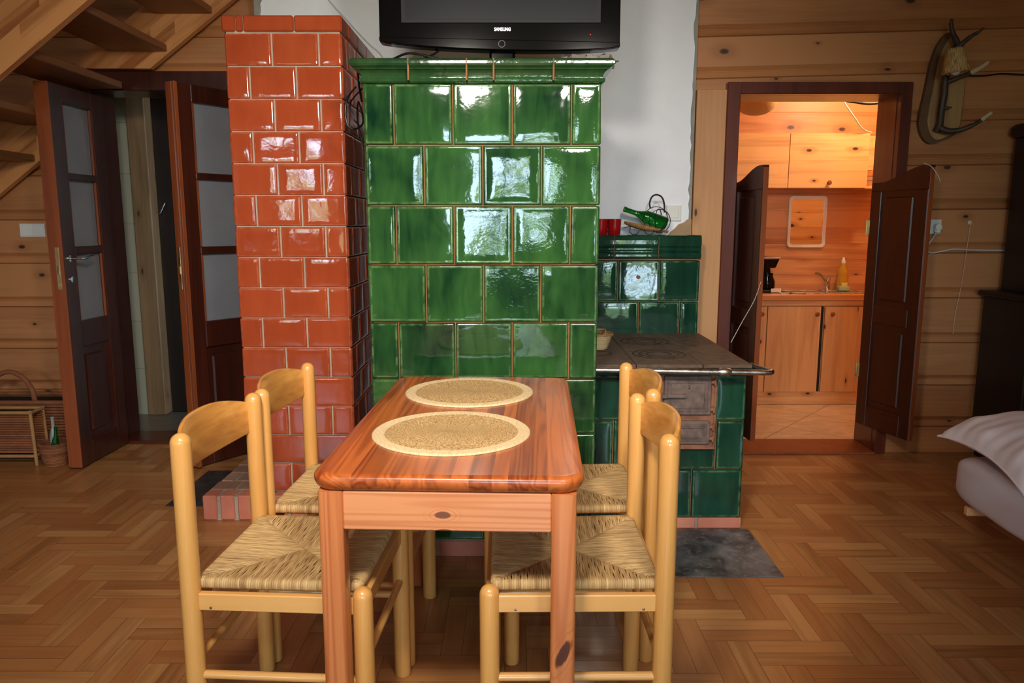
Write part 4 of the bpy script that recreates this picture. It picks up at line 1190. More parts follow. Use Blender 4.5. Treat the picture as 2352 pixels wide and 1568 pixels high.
for c, r, a, b in (((.795, 4.09, 1.335), .062, PI/2, .25), ((.77, 4.075, 1.345), .066, PI/2, -.5), ((.79, 4.1, 1.34), .06, PI/2, 1.1), ((.655, 4.06, 1.288), .025, PI/2, 0), ((.735, 4.06, 1.286), .023, PI/2, 0)): ring(m, c, r, a, b)
m.tube(curve_pts([(.60, 4.09, 1.30), (.64, 4.09, 1.305), (.70, 4.09, 1.30), (.76, 4.09, 1.29)]), .0025, 6)
obj('wire_coils', m, M['irondark'], bh)
m = MB()
A, B = Vector((.61, 4.085, 1.335)), Vector((.835, 4.085, 1.285))
for k in range(22):
    f = k/21; p = A.lerp(B, f); m.new_tone()
    w = .012+.030*math.sin(PI*min(1, f*1.1+.08))
    m.tube([p+Vector((0, w*math.cos(q), -w*.55*math.sin(q)-.002)) for q in [PI*j/8 for j in range(9)]], .0058, 6)
obj('wicker_cradle', m, M['wickertan'], bh, sharp=60)
m = MB(); ax = (Vector((.84, 4.085, 1.315))-Vector((.60, 4.085, 1.398))).normalized()
Tb = Matrix.Translation((.598, 4.085, 1.4)) @ ax.to_track_quat('Z', 'Y').to_matrix().to_4x4()
bo = thing('wine_bottle', 'green glass bottle lying in the wicker cradle', 'bottle', (.72, 4.085, 1.34))
m.lathe([(.0005, .001), (.0115, .0), (.0145, .003), (.0145, .018), (.013, .022), (.0135, .07), (.020, .095), (.033, .125), (.0345, .14), (.0345, .238), (.030, .245), (.001, .240)], 28, M=Tb)
obj('glass_body', m, M['gglass'], bo)
# wall socket behind
def socket(name, label, x, z, y, w=.082, two=False):
    t_ = thing(name, label, 'socket' if 'socket' in name else 'switch', (x, y, z))
    ww = w*2-.01 if two else w
    obj('plate', MB().cbox(x-ww/2, x+ww/2, y-.010, y, z-w/2, z+w/2, .003), M['wplastic'], t_)
    return t_
s = socket('wall_socket', 'white socket on the white wall behind the bottle holder', .893, 1.378, 4.2195, .085)
obj('face', MB().cbox(.865, .921, 4.206, 4.2095, 1.352, 1.404, .002), M['wplastic'], s)
# small baskets on the hotplate
def wickerbasket(name, label, x, y, z, rb, rt, h, mat_, rim, handle=False, group=None):
    t_ = thing(name, label, 'basket', (x, y, z), 0, group)
    m = MB(); n = 40; rows = 14
    for r in range(rows):
        f0 = r/rows; rad = rb+(rt-rb)*f0; m.new_tone()
        pts = []
        for k in range(n):
            a = 2*PI*k/n; w = rad+(.0022 if (k+r) % 2 else -.0012); pts.append((w*math.cos(a), w*math.sin(a), h*(f0+.5/rows)))
        m.tube(pts, h/rows*.56, 6, closed=True)
    obj('woven_sides', m, mat_, t_, local=True, sharp=70)
    obj('base', MB().lathe([(.0005, .001), (rb, .001), (rb, .006), (.0005, .006)], 28), mat_, t_, local=True)
    m = MB()
    for k in range(30):
        a = 2*PI*k/30; m.new_tone(); b = a+.28
        m.tube([((rt+.003)*math.cos(a), (rt+.003)*math.sin(a), h+.001), ((rt+.002)*math.cos((a+b)/2), (rt+.002)*math.sin((a+b)/2), h+.007), ((rt-.002)*math.cos(b), (rt-.002)*math.sin(b), h+.002)], .0042, 6)
    obj('plaited_rim', m, rim, t_, local=True, sharp=70)
    return t_
wb = wickerbasket('small_basket', 'small pale wicker basket on the hotplate against the stove', .405, 3.50, .7395, .042, .066, .066, M['wickerpale'], M['wickertan'])
m = MB()
for sx in (-1, 1):
    m.tube(curve_pts([(sx*.025, -.064, .066), (sx*.03, -.04, .088), (sx*.03, .04, .088), (sx*.025, .064, .066)], 6), .005, 8)
m.tube([(-.035, 0, .09), (.035, 0, .09)], .004, 8)
obj('crossed_handle', m, M['wickertan'], wb, local=True)

# ------------------------------------------------------------------ saloon doors
def saloon(name, label, hinge, free, flip):
    hx, hy = hinge; fx, fy = free; L_ = math.hypot(fx-hx, fy-hy); ang = math.atan2(fy-hy, fx-hx)
    T = Matrix.Translation((hx, hy, 0)) @ Matrix.Rotation(ang, 4, 'Z')
    root = sthing(name, label, 'door', (hx, hy, .15))
    z0, h, st = .15, .016, .075
    def top(u):
        f = max(0, min(1, (u-.06)/(L_-.10))); return 1.548+.074*(f*f*(3-2*f))
    fr = MB()
    fr.cbox(0, st, -h, h, z0, 1.50, .003, T).cbox(L_-st, L_, -h, h, z0, 1.50, .003, T)
    for (a, b) in ((z0, .27), (.76, .86)): fr.cbox(st, L_-st, -h, h, a, b, .003, T)
    us = [L_*k/16 for k in range(17)]
    fr.prism([(0, 1.50)]+[(st+(L_-2*st)*k/8, 1.50-.06*(1-abs(2*k/8-1))*0) for k in range(9)]+[(L_, 1.50)]+[(u, top(u)) for u in reversed(us)], 'Y', -h, h, T)
    struct('leaf_frame', fr, M['mahogshade'], root)
    for (a, b) in ((.27, .76), (.86, 1.50)):
        p = MB().box(st, L_-st, -.005, .005, a, b, T); p.cbox(st+.03, L_-st-.03, -.012, .012, a+.035, b-.035, .006, T); struct('panel', p, M['mahogshade'], root)
    e = MB().cbox(L_, L_+.003, -h+.002, h-.002, z0, 1.61, .001, T); struct('leaf_edge', e, M['oxblood'], root, label='lighter red-brown leaf edge')
    for z in (.47, 1.30):
        m = MB().cbox(-.020, .002, -.014, .014, z-.04, z+.04, .002, T); m.tube([T @ Vector((-.016, .018*flip, z-.042)), T @ Vector((-.016, .018*flip, z+.042))], .009, 10)
        struct('hinge', m, M['brass'], root)
    return root
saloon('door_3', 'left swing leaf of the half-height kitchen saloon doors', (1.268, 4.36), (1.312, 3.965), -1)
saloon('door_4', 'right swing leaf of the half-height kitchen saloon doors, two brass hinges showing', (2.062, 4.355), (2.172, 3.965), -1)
m = MB().tube(curve_pts([(1.312, 3.955, 1.02), (1.25, 3.86, .93), (1.16, 3.75, .835), (1.075, 3.64, .745)], 8), .0018, 6)
tag(obj('door_string', m, M['wcable']), 'white string tied from the left saloon door to the cooker corner', 'string')
m = MB().tube(curve_pts([(2.135, 3.99, 1.632), (2.160, 3.955, 1.61), (2.19, 3.94, 1.56), (2.205, 3.945, 1.535)], 8), .0022, 6)
tag(obj('door_string', m, M['wcable']), 'thin white string hooked over the top corner of the right saloon door', 'string')

# ------------------------------------------------------------------ kitchen fittings
kb = thing('base_cabinet', 'pine kitchen base cabinet with wooden knobs under the sink', 'cabinet', (2.1, 5.58, 0))
obj('carcass', MB().cbox(1.2, 2.95, 5.42, 5.77, .05, .772, .003), M['kpine'], kb)
obj('top_rail', MB().cbox(1.2, 2.95, 5.402, 5.4195, .735, .772, .002), M['kpine'], kb)
obj('toe_board', MB().cbox(1.2, 2.95, 5.41, 5.4195, .002, .098, .002), M['kpine'], kb)
obj('door_gap', MB().box(2.24, 2.262, 5.417, 5.4195, .10, .73), M['cabshade'], kb)
for (a, b, kx) in ((1.25, 1.845, 1.805), (1.853, 2.236, 2.205), (2.266, 2.70, 2.316)):
    d = MB(); x = a; zz = (.1, .728)
    while x < b-.01:
        xe = min(b, x+R.uniform(.09, .14)); d.new_tone(); d.cbox(x, xe, 5.398, 5.418, zz[0], zz[1], .0008); x = xe
    dd = obj('door', d, M['kpinev'], kb)
    obj('knob', MB().lathe([(.0005, .026), (.012, .025), (.0165, .019), (.0145, .012), (.008, .008), (.009, 0)], 18, M=Matrix.Translation((kx, 5.398, .676)) @ Matrix.Rotation(PI/2, 4, 'X')), M['oxblood'], dd)
obj('worktop', MB().cbox(1.15, 2.98, 5.385, 5.775, .7725, .818, .005), M['worktop'], kb)
sk = thing('sink', 'shallow stainless sink set in the kitchen worktop', 'sink', (2.35, 5.58, .8182))
m = MB(); m.cbox(1.96, 2.70, 5.46, 5.485, .8183, .824, .002).cbox(1.96, 2.70, 5.68, 5.735, .8183, .824, .002).cbox(1.96, 1.985, 5.485, 5.68, .8183, .824, .002).cbox(2.675, 2.70, 5.485, 5.68, .8183, .824, .002)
for i in range(9): m.cbox(1.99+i*.028, 2.002+i*.028, 5.49, 5.675, .8183, .822, .001)
m.box(1.985, 2.675, 5.485, 5.68, .8183, .8195)
obj('rim_and_drainer', m, M['steel'], sk)
m = MB(); m.tube([(2.40, 5.71, .824), (2.40, 5.71, .90)], .017, 14); m.tube([(2.40, 5.71, .90), (2.405, 5.70, .925)], [.017, .012], 12)
m.tube([(2.40, 5.705, .865), (2.36, 5.66, .90), (2.30, 5.60, .945), (2.255, 5.56, .965), (2.245, 5.55, .958)], .0095, 12)
tag(obj('faucet', m, M['chrome']), 'chrome kitchen tap with angled spout behind the sink', 'faucet')
bt = thing('soap_bottle', 'clear bottle of amber dish soap beside the tap', 'bottle', (2.51, 5.71, .8245))
obj('body', MB().lathe([(.0005, 0), (.036, 0), (.040, .006), (.040, .06), (.034, .09), (.039, .12), (.036, .15), (.022, .18), (.014, .2)], 24, (2.51, 5.71, .8247)), M['soap'], bt)
obj('cap', MB().lathe([(.016, .2), (.016, .222), (.010, .225), (.008, .245), (.0005, .246)], 18, (2.51, 5.71, .8247)), M['wplastic'], bt)
obj('paper_label', MB().grid(lambda a, b: (2.51+.0408*math.cos(-2.0+1.9*a), 5.71+.0408*math.sin(-2.0+1.9*a), .8247+.012+.045*b), 10, 1), M['label'], bt)
tag(obj('sponge', MB().cbox(2.45, 2.535, 5.615, 5.665, .8245, .858, .006), M['sponge']), 'pale green sponge on the sink edge below the soap bottle', 'sponge')
cm = thing('coffee_maker', 'black coffee maker on the left of the kitchen worktop', 'coffee maker', (1.90, 5.62, .818))
obj('base', MB().cbox(1.80, 1.985, 5.52, 5.72, .8182, .838, .006), M['blackmatt'], cm)
obj('column', MB().prism([(1.82, .838), (1.96, .838), (1.95, .9), (1.935, 1.0), (1.93, 1.0), (1.82, 1.0)], 'Y', 5.64, 5.72), M['blackgloss'], cm, bevel=.008)
obj('brew_head', MB().prism([(1.82, 1.0), (1.935, 1.0), (1.965, 1.075), (1.82, 1.085)], 'Y', 5.52, 5.72), M['blackgloss'], cm, bevel=.008)
obj('jug', MB().lathe([(.0005, 0), (.048, 0), (.056, .02), (.056, .06), (.04, .1), (.042, .12)], 24, (1.895, 5.58, .8385)), M['blackgloss'], cm)
obj('chrome_band', MB().cbox(1.82, 1.964, 5.512, 5.519, 1.066, 1.078, .002), M['steel'], cm)
obj('warming_plate', MB().cbox(1.905, 1.98, 5.512, 5.519, .822, .85, .002), M['mframe'], cm)
m = MB().tube(curve_pts([(1.99, 5.55, .822), (2.03, 5.45, .822), (2.08, 5.42, .822), (2.12, 5.40, .822)]), .003, 6)
tag(obj('appliance_cable', m, M['cable']), 'dark cable lying on the worktop beside the coffee maker', 'cable')
uc = thing('wall_cabinet', 'pine wall cabinet with two flat doors above the mirror', 'cabinet', (2.0, 5.64, 1.575))
obj('carcass', MB().box(1.3, 2.548, 5.52, 5.779, 1.577, 1.958), M['kpine'], uc)
for (a, b) in ((1.3, 1.979), (1.984, 2.548)):
    d = MB(); z = 1.576
    for k in range(4):
        d.new_tone(); d.cbox(a, b, 5.50, 5.519, z, z+.0955, .0006); z += .0955
    dd = obj('door', d, M['kpine'], uc)
    kx = 2.27 if a > 1.9 else 1.76
    obj('knob', MB().lathe([(.0005, .034), (.012, .033), (.0165, .026), (.013, .018), (.008, .012), (.009, 0)], 18, M=Matrix.Translation((kx, 5.50, 1.612)) @ Matrix.Rotation(PI/2, 4, 'X')), M['oxblood'], dd)
sh = thing('corner_shelf', 'small open wooden shelf at the right end of the wall cabinet', 'shelf', (2.62, 5.64, 1.57))
obj('boards', MB().cbox(2.551, 2.60, 5.52, 5.778, 1.70, 1.94, .002).cbox(2.551, 2.72, 5.55, 5.778, 1.572, 1.59, .002), M['kpine'], sh)
obj('rail', MB().tube([(2.56, 5.545, 1.63), (2.72, 5.545, 1.63)], .005, 8).tube([(2.56, 5.545, 1.59), (2.56, 5.545, 1.66)], .004, 8).tube([(2.56, 5.545, 1.66), (2.72, 5.545, 1.66)], .004, 8), M['steel'], sh)
mi = thing('wall_mirror', 'small rounded mirror in a pale frame on the kitchen wall', 'mirror', (2.245, 5.77, 1.15))
def rrect(x0, x1, z0, z1, r, n=6):
    o = []
    for cx_, cz, a0 in ((x1-r, z0+r, -90), (x1-r, z1-r, 0), (x0+r, z1-r, 90), (x0+r, z0+r, 180)):
        for k in range(n+1):
            a = math.radians(a0+90*k/n); o.append((cx_+r*math.cos(a), cz+r*math.sin(a)))
    return o
ou = rrect(2.095, 2.385, 1.142, 1.528, .03); inn = rrect(2.117, 2.363, 1.164, 1.506, .02)
m = MB(); n = len(ou)
vs = [(p[0], 5.763, p[1]) for p in ou]+[(p[0], 5.763, p[1]) for p in inn]+[(p[0], 5.779, p[1]) for p in ou]+[(p[0], 5.779, p[1]) for p in inn]
fs = []
for i in range(n):
    j = (i+1) % n
    fs += [(i, j, n+j, n+i), (i, 2*n+i, 2*n+j, j), (n+i, n+j, 3*n+j, 3*n+i)]
m.add(vs, fs); obj('frame', m, M['mframe'], mi, bevel=.003)
obj('glass', MB().prism(rrect(2.108, 2.372, 1.155, 1.515, .02), 'Y', 5.770, 5.778), M['mirror'], mi)
pd = thing('pendant_lamp', 'round cream fabric lampshade at the top left inside the kitchen doorway', 'lamp', (1.58, 5.05, 1.99))
m = MB().lathe([(.002+.128*math.sin(PI*k/16)*(1 if k not in (5, 6, 7, 8, 9, 10) else 1+.012*(-1)**k), .085-.085*math.cos(PI*k/16)) for k in range(17)], 48, (1.585, 5.05, 2.016)); obj('shade', m, M['fabric'], pd)
m = MB().tube([(1.585, 5.05, 2.184), (1.585, 5.05, 2.4995)], .004, 8); obj('flex', m, M['wcable'], pd)
m = MB().tube(curve_pts([(2.13, 5.2, 2.32), (2.25, 5.3, 2.16), (2.36, 5.37, 2.06), (2.47, 5.46, 1.985), (2.56, 5.51, 1.962)]), .0045, 8)
tag(obj('ceiling_cable', m, M['wcable']), 'pale cable sagging down to the top of the wall cabinet', 'cable')
m = MB().cbox(2.28, 2.62, 4.85, 5.0, 2.075, 2.10, .004).cbox(2.50, 2.525, 4.9, 4.925, 1.98, 2.07, .003, Matrix.Identity(4)); 
m = MB(); m.tube([(2.43, 4.95, 2.12), (2.50, 5.0, 1.93)], .012, 8); m.tube(curve_pts([(2.1, 4.9, 2.085), (2.25, 4.92, 2.07), (2.36, 4.94, 2.083), (2.43, 4.95, 2.1), (2.44, 4.95, 2.4995)]), .008, 8)
tag(obj('lamp_bracket', m, M['irondark']), 'dark bracket and wires at the top right of the kitchen doorway', 'bracket')

# ------------------------------------------------------------------ antler wall lamp
al = thing('antler_lamp', 'wall lamp made of an antler on a bark-edged wood slab', 'lamp', (2.33, 4.22, 1.75))
ol = [(2.215, 1.86), (2.222, 1.94), (2.235, 2.02), (2.248, 2.12), (2.262, 2.20), (2.285, 2.27), (2.315, 2.315), (2.345, 2.335), (2.375, 2.325), (2.405, 2.28), (2.432, 2.20), (2.446, 2.10), (2.448, 2.0), (2.444, 1.90), (2.436, 1.825), (2.40, 1.79), (2.355, 1.77), (2.30, 1.752), (2.26, 1.768), (2.23, 1.81)]
olp = [(p.x, p.y) for p in curve_pts([(a, b, 0) for a, b in ol+[ol[0]]], 4)][:-1]
cxm, czm = 2.335, 2.04
olp = olp[::-1] if sum((olp[i][0]*olp[(i+1) % len(olp)][1]-olp[(i+1) % len(olp)][0]*olp[i][1]) for i in range(len(olp))) < 0 else olp
m = MB().prism(olp, 'Y', 4.222, 4.249); obj('bark_edge', m, M['bark'], al)
inn = [(cxm+(p[0]-cxm)*.80+.018, czm+(p[1]-czm)*.93) for p in olp]
m = MB().prism(inn, 'Y', 4.214, 4.223); obj('sawn_face', m, M['slab'], al, bevel=.003)
m = MB()
m.tube(curve_pts([(2.300, 4.195, 1.815), (2.306, 4.18, 1.85), (2.300, 4.165, 1.92), (2.302, 4.155, 2.0), (2.298, 4.15, 2.06), (2.310, 4.15, 2.14), (2.332, 4.15, 2.20), (2.346, 4.15, 2.245), (2.328, 4.14, 2.28), (2.304, 4.13, 2.31), (2.288, 4.12, 2.352), (2.286, 4.11, 2.372)], 6),
       [.020]*7+[.019]*18+[.018]*12+[.017]*6+[.016]*6+[.014]*6+[.011]*6+[.008]*5+[.003], 12)
m.tube(curve_pts([(2.306, 4.17, 1.83), (2.335, 4.15, 1.812), (2.38, 4.12, 1.812), (2.43, 4.09, 1.834), (2.462, 4.06, 1.86), (2.488, 4.04, 1.886)], 6), [.017]*6+[.015]*6+[.013]*6+[.010]*6+[.007]*6+[.003], 10)
m.tube(curve_pts([(2.346, 4.15, 2.235), (2.365, 4.13, 2.258), (2.39, 4.10, 2.285), (2.41, 4.08, 2.298), (2.432, 4.07, 2.318)], 6), [.015]*6+[.012]*6+[.010]*6+[.007]*6+[.004], 10)
m.tube(curve_pts([(2.302, 4.15, 2.06), (2.345, 4.12, 2.078), (2.395, 4.08, 2.10), (2.43, 4.05, 2.124), (2.445, 4.04, 2.137)], 6), [.013]*6+[.011]*6+[.009]*6+[.006]*6+[.003], 10)
m.tube([(2.302, 4.155, 1.93), (2.327, 4.14, 1.93), (2.339, 4.135, 1.933)], [.012, .007, .003], 8)
obj('antler', m, M['antler'], al, sharp=60)
m = MB()
m.tube(curve_pts([(2.459, 4.062, 1.8575), (2.478, 4.048, 1.877), (2.495, 4.035, 1.894)], 5), [.0115]*5+[.0095]*5+[.002], 10)
obj('antler_tip', m, M['antlertip'], al); m = MB()
m.tube(curve_pts([(2.392, 4.082, 2.0985), (2.422, 4.058, 2.118), (2.455, 4.035, 2.146)], 5), [.0135]*5+[.011]*5+[.002], 10)
obj('antler_tip', m, M['antlertip'], al)
cS = (2.277, 4.02, 2.085); Ts = Matrix.Translation(cS) @ Matrix.Rotation(math.radians(-7), 4, 'Y')
m = MB(); n = 72; pr = [(.062, .0), (.057, .03), (.048, .075), (.039, .115), (.036, .122)]
vs = []; gs = []
for i, (r_, z) in enumerate(pr):
    for k in range(n):
        a = 2*PI*k/n; w = r_*(1+.03*math.sin(k*2.4+1))+(R.uniform(-.0015, .0015)); zz = z+(R.uniform(-.004, .004) if i == 0 else 0)
        vs.append(Ts @ Vector((w*math.cos(a), w*math.sin(a), zz))); gs.append((0, k/n, z*10))
m.add(vs, [(i*n+k, i*n+(k+1) % n, (i+1)*n+(k+1) % n, (i+1)*n+k) for i in range(4) for k in range(n)], gs)
o = obj('straw_shade', m, M['raffia'], al, sharp=80); o.modifiers.new('sol', 'SOLIDIFY').thickness = .003
obj('bulb', MB().lathe([(.0005, -.012), (.014, -.008), (.024, .004), (.028, .02), (.024, .04), (.014, .06), (.012, .09)], 24, M=Ts), M['bulb'], al)
obj('wire_stem', MB().tube(curve_pts([(2.340, 4.14, 2.235), (2.30, 4.1, 2.235), (2.275, 4.03, 2.228), (2.267, 4.02, 2.205)]), .004, 8), M['cable'], al)
m = MB().tube(curve_pts([(2.45, 4.236, 2.112), (2.55, 4.236, 2.112), (2.65, 4.236, 2.122), (2.75, 4.236, 2.118), (2.95, 4.236, 2.11)]), .0042, 8)
tag(obj('lamp_cable', m, M['cable']), 'black cable running right along the logs from the antler lamp', 'cable')
# socket with plug on the right
s = socket('wall_socket', 'white socket with a plug on the log wall beside the right saloon door', 2.358, 1.305, 4.2495, .08)
obj('plug', MB().lathe([(.020, 0), (.021, .012), (.018, .03), (.0005, .032)], 20, M=Matrix.Translation((2.368, 4.2395, 1.302)) @ Matrix.Rotation(PI/2, 4, 'X')).cbox(2.352, 2.384, 4.212, 4.236, 1.27, 1.30, .006), M['wplastic'], s)
m = MB().tube(curve_pts([(2.360, 4.222, 1.268), (2.345, 4.23, 1.235), (2.328, 4.236, 1.20), (2.328, 4.238, 1.172), (2.355, 4.238, 1.160), (2.42, 4.238, 1.170), (2.48, 4.238, 1.180), (2.6, 4.238, 1.175), (2.9, 4.238, 1.172)]), .0042, 8)
tag(obj('extension_cable', m, M['wcable']), 'white cable running right from the plug along the log wall', 'cable')
m = MB(); m.lathe([(.010, 0), (.012, .012), (.006, .016), (.0005, .017)], 14, M=Matrix.Translation((2.553, 4.249, 1.328)) @ Matrix.Rotation(PI/2, 4, 'X'))
m.tube(curve_pts([(2.556, 4.236, 1.32), (2.553, 4.236, 1.25), (2.545, 4.237, 1.1), (2.535, 4.237, .95), (2.52, 4.237, .83), (2.515, 4.237, .70)]), .0012, 5)
tag(obj('pull_cord', m, M['mframe']), 'thin pale cord hanging from a small knob on the log wall', 'cord')
# light switch on the left
s = socket('light_switch', 'white double light switch on the log wall left of the double door', -2.79, 1.283, 4.4195, .078, True)
for xx in (-2.826, -2.754): obj('rocker', MB().cbox(xx-.033, xx+.033, 4.4065, 4.410, 1.252, 1.314, .0015), M['wplastic'], s)

# ------------------------------------------------------------------ bed, pillow, dark cabinet
bf = thing('bed_frame', 'low wooden bed base under the mattress at the right', 'bed', (2.1, 1.9, 0))
obj('side_board', MB().cbox(1.92, 1.945, .75, 2.68, .20, .275, .004), M['logv'], bf)
obj('end_board', MB().cbox(1.70, 2.65, 2.67, 2.695, .240, .275, .004), M['logv'], bf)
obj('slats', MB().box(1.825, 2.65, .75, 2.68, .235, .27), M['logv'], bf)
for (x, y) in ((2.0, 2.55), (2.0, .9), (2.5, 2.55), (2.5, .9)): obj('leg', MB().cbox(x-.03, x+.03, y-.03, y+.03, 0, .234, .003), M['logv'], bf)
# corner of a board showing below the mattress
m = MB(); a0, a1, b0, b1, c0, c1 = 1.655, 2.65, .70, 2.775, .2755, .475
def mat_fn(u, v):      # closed rounded box surface
    a = 2*PI*u
    ex = 5.; f = lambda t_, k: math.copysign(abs(t_)**(2/k), t_)
    th_ = PI*(v-.5)
    cz = f(math.sin(th_), 4.6); cr = abs(math.cos(th_))**(2/9.)
    x = (a0+a1)/2+(a1-a0)/2*cr*f(math.cos(a), 14.); y = (b0+b1)/2+(b1-b0)/2*cr*f(math.sin(a), 14.)
    z = (c0+c1)/2+(c1-c0)/2*cz
    wr = .004*math.sin(y*9+z*60)*max(0, math.cos(a)*-1)+.003*math.sin(y*23+z*25+x*5)
    return (x-wr, y, z+.0)
m.grid(mat_fn, 160, 30, flip=False)
tag(obj('mattress', m, M['sheet'], sharp=180), 'mattress in a pale grey fitted sheet on the bed', 'mattress')
# pillow
m = MB()
def pil(u, v, s):
    x, y = 2*u-1, 2*v-1
    pin = lambda t_: 1-.055*(1-t_*t_)
    e = (max(0, (1-x**4)*(1-y**4)))**.55
    wr = .010*math.sin(7*x+9*y)*e*(1-e)*2+.006*math.sin(17*x-6*y)*(1-e)*e*3+.004*math.sin(26*y+3*x)*e*(1-e)*3
    X_ = .36*x*pin(y); Y_ = .27*y*pin(x)
    return Vector((X_, Y_, (.10 if s > 0 else -.046)*e+wr*(1 if s > 0 else -.1)-.034*(x*y)**2))
Tp = Matrix.Translation((1.995, 2.53, .548)) @ Matrix.Rotation(math.radians(-3), 4, 'Z') @ Matrix.Rotation(math.radians(-4), 4, 'Y') @ Matrix.Rotation(math.radians(4), 4, 'X')
m.grid(lambda u, v: Tp @ pil(u, v, 1), 48, 36); m.grid(lambda u, v: Tp @ pil(u, v, -1), 48, 36, flip=True)
pw = thing('pillow', 'plump pale pink-white pillow lying at the head of the bed', 'pillow', (1.985, 2.545, .49))
obj('pillowcase', m, M['linen'], pw, sharp=180)
pts = [Tp @ (pil(u, v, 1)) for (u, v) in [(k/20, 0) for k in range(21)]+[(1, k/16) for k in range(1, 17)]+[(1-k/20, 1) for k in range(1, 21)]+[(0, 1-k/16) for k in range(1, 16)]]
obj('piped_seam', MB().tube(pts, .0035, 6, closed=True), M['linen'], pw)
# dark hutch
hu = thing('dark_cupboard', 'nearly black wooden cupboard with a narrower top at the right edge', 'cupboard', (3.05, 3.97, 0))
obj('lower_body', MB().cbox(2.645, 3.45, 3.80, 4.2, .06, .925, .006).cbox(2.67, 3.43, 3.83, 4.19, .001, .06, .003), M['hutch'], hu)
obj('counter', MB().cbox(2.615, 3.48, 3.77, 4.21, .925, .955, .008), M['hutch'], hu)
obj('upper_body', MB().cbox(2.735, 3.45, 3.96, 4.2, .955, 1.78, .006), M['hutch'], hu)
obj('cornice', MB().cbox(2.705, 3.48, 3.92, 4.215, 1.78, 1.85, .02), M['hutch'], hu)
for x in (2.68, 3.06):
    d = obj('door', MB().cbox(x, x+.37, 3.782, 3.8, .12, .88, .004).cbox(x+.06, x+.31, 3.774, 3.783, .18, .82, .006), M['hutch'], hu)
    obj('knob', MB().lathe([(.0005, .02), (.009, .018), (.011, .012), (.006, 0)], 14, M=Matrix.Translation((x+.34, 3.782, .52)) @ Matrix.Rotation(PI/2, 4, 'X')), M['hutch'], d)
tag(obj('white_tag', MB().cbox(2.66, 2.69, 3.792, 3.7985, .885, .91, .001), M['antlertip']), 'tiny pale tag stuck on the dark cupboard front', 'tag')

# ------------------------------------------------------------------ wicker in the left corner
def weave_panel(m, o, u, v, w, h, rows, cols, t_=.006):
    o, u, v = Vector(o), Vector(u), Vector(v); n = u.cross(v)
    for r in range(rows):
        m.new_tone(); pts = []
        for k in range(cols*2+1):
            f = k/(cols*2); s_ = math.sin(PI*k+PI*r+PI/2) if False else (1 if (k+r) % 2 else -1)*.35
            pts.append(o+u*(w*f)+v*(h*(r+.5)/rows)+n*(s_*t_))
        m.tube(pts, h/rows*.5, 6)
cb = thing('wicker_chest', 'large dark wicker chest with a raised hoop handle against the log wall', 'basket', (-2.95, 4.28, 0))
m = MB(); weave_panel(m, (-3.4, 4.16, .02), (1, 0, 0), (0, 0, 1), .93, .285, 17, 26)
weave_panel(m, (-2.47, 4.16, .02), (0, 1, 0), (0, 0, 1), .22, .285, 17, 7)
obj('woven_sides', m, M['wicker'], cb, sharp=70)
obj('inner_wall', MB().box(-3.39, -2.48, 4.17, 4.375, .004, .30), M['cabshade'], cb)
m = MB().tube([(-3.41, 4.155, .318), (-2.462, 4.155, .318), (-2.462, 4.385, .318), (-3.41, 4.385, .318)], .013, 8, closed=True); obj('rim', m, M['wicker'], cb)
m = MB().tube(curve_pts([(-2.735, 4.2, .31), (-2.745, 4.2, .38), (-2.79, 4.2, .452), (-2.86, 4.2, .487), (-2.93, 4.2, .468), (-3.0, 4.2, .40), (-3.02, 4.2, .31)]), .014, 10); obj('hoop_handle', m, M['wicker'], cb)
cr = thing('wicker_rack', 'wicker magazine rack with cane legs in front of the dark chest', 'basket', (-2.85, 4.02, 0))
m = MB(); weave_panel(m, (-3.15, 4.0, .07), (1, 0, 0), (0, 0, 1), .52, .215, 16, 24, .005); obj('woven_front', m, M['wicker'], cr, sharp=70)
m = MB(); weave_panel(m, (-3.15, 4.10, .07), (1, 0, 0), (0, 0, 1), .52, .215, 16, 24, .005); obj('woven_back', m, M['wicker'], cr, sharp=70)
m = MB()
for (x, y) in ((-2.63, 3.995), (-3.16, 3.995), (-2.63, 4.105), (-3.16, 4.105)):
    m.tube([(x+.004, y, .001), (x, y, .15), (x-.006, y, .312)], .009, 8)
for z in (.055, .30):
    m.tube([(-3.16, 3.992, z), (-2.63, 3.992, z)], .009, 8); m.tube([(-3.16, 4.108, z), (-2.63, 4.108, z)], .009, 8); m.tube([(-2.632, 3.992, z), (-2.632, 4.108, z)], .009, 8)
obj('cane_frame', m, M['wickertan'], cr)
wickerbasket('round_basket', 'small round wicker basket holding bottles beside the magazine rack', -2.535, 4.02, .001, .055, .075, .12, M['wicker'], M['wicker'])
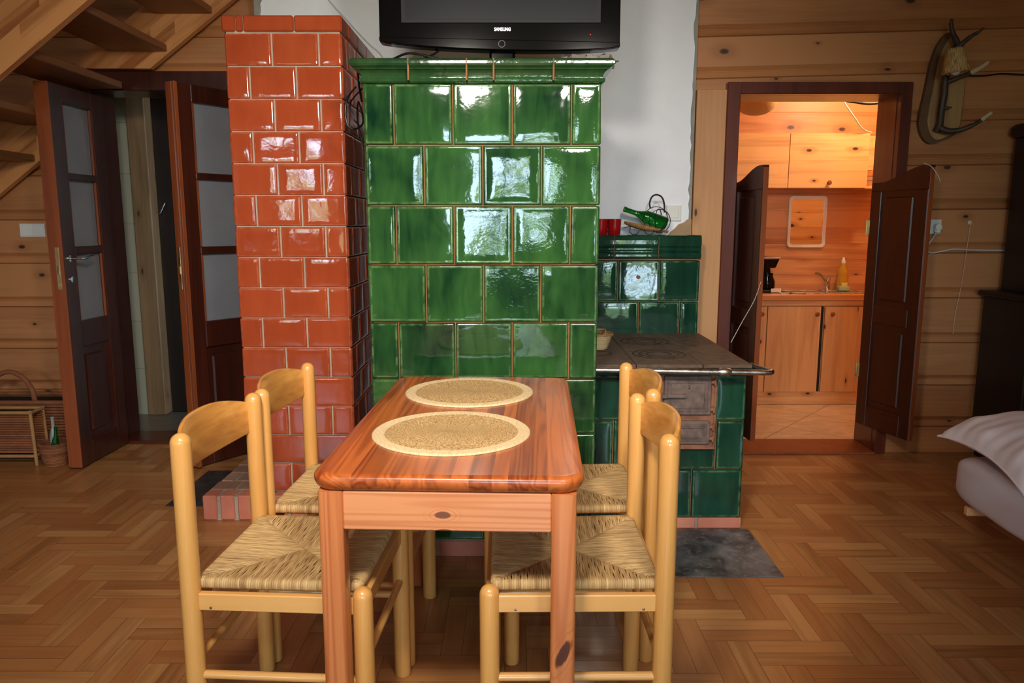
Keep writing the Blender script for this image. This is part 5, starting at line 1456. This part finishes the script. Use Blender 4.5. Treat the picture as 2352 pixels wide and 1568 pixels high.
def lying_bottle(label, a, b, mat_, r=.026):
    a, b = Vector(a), Vector(b); L_ = (b-a).length
    T = Matrix.Translation(a) @ (b-a).to_track_quat('Z', 'Y').to_matrix().to_4x4()
    tag(obj('bottle', MB().lathe([(.0005, 0), (r-.002, 0), (r, .004), (r, L_*.55), (r*.7, L_*.68), (r*.42, L_*.76), (r*.40, L_-.012), (r*.48, L_-.01), (r*.48, L_), (.0005, L_)], 24, M=T), mat_), label, 'bottle', 'bottles in the round basket')
M['paleglass'] = plain('pale_cloudy_glass', lin(150, 150, 134), .2)
lying_bottle('upright pale bottle standing in the round wicker basket', (-2.547, 4.040, .012), (-2.549, 4.046, .265), M['paleglass'], .021)
lying_bottle('green bottle leaning toward the door in the round wicker basket', (-2.528, 4.0, .012), (-2.488, 3.97, .225), M['gglass'], .020)

# ------------------------------------------------------------------ light
w = bpy.data.worlds.new('daylight'); sc.world = w; w.use_nodes = True
bg = w.node_tree.nodes['Background']; bg.inputs[0].default_value = (.60, .80, 1., 1); bg.inputs[1].default_value = 27.
def lamp(name, typ, loc, energy, col, size=.1, rot=None):
    l = bpy.data.lights.new(name, typ); l.energy = energy; l.color = col
    if typ == 'POINT': l.shadow_soft_size = size
    o = bpy.data.objects.new(name, l); COL.objects.link(o); o.location = loc
    if rot: o.rotation_euler = rot
    return o
for nm, L0, aim, en, sz in (('unseen_room_spot', (-.35, .35, 2.35), (-.5, 3.25, .75), 235, 94), ('unseen_room_spot', (.55, .30, 2.35), (-.05, 3.25, 1.15), 190, 78)):  # left: unseen room lamp, cone shaped for falloff; right: fill spot added for wall
    dv = Vector(aim)-Vector(L0)
    ml = lamp(nm, 'SPOT', L0, en, (1., .92, .82), rot=dv.to_track_quat('-Z', 'Y').to_euler())
    ml.data.spot_size = math.radians(sz); ml.data.spot_blend = 1.; ml.data.shadow_soft_size = .17
lamp('kitchen_lamp', 'POINT', (2.45, 5.0, 2.33), 34, (1., .80, .50), .06)
s = bpy.data.lights.new('sun', 'SUN'); s.energy = 14; s.angle = .01; s.color = (1., .9, .7)
so = bpy.data.objects.new('sun', s); COL.objects.link(so); so.rotation_euler = (math.radians(-48), math.radians(-12), 0)

vs_ = sc.view_settings
vs_.view_transform = 'Standard'; vs_.look = 'None'; vs_.gamma = 1; vs_.use_curve_mapping = False; vs_.exposure = 0.
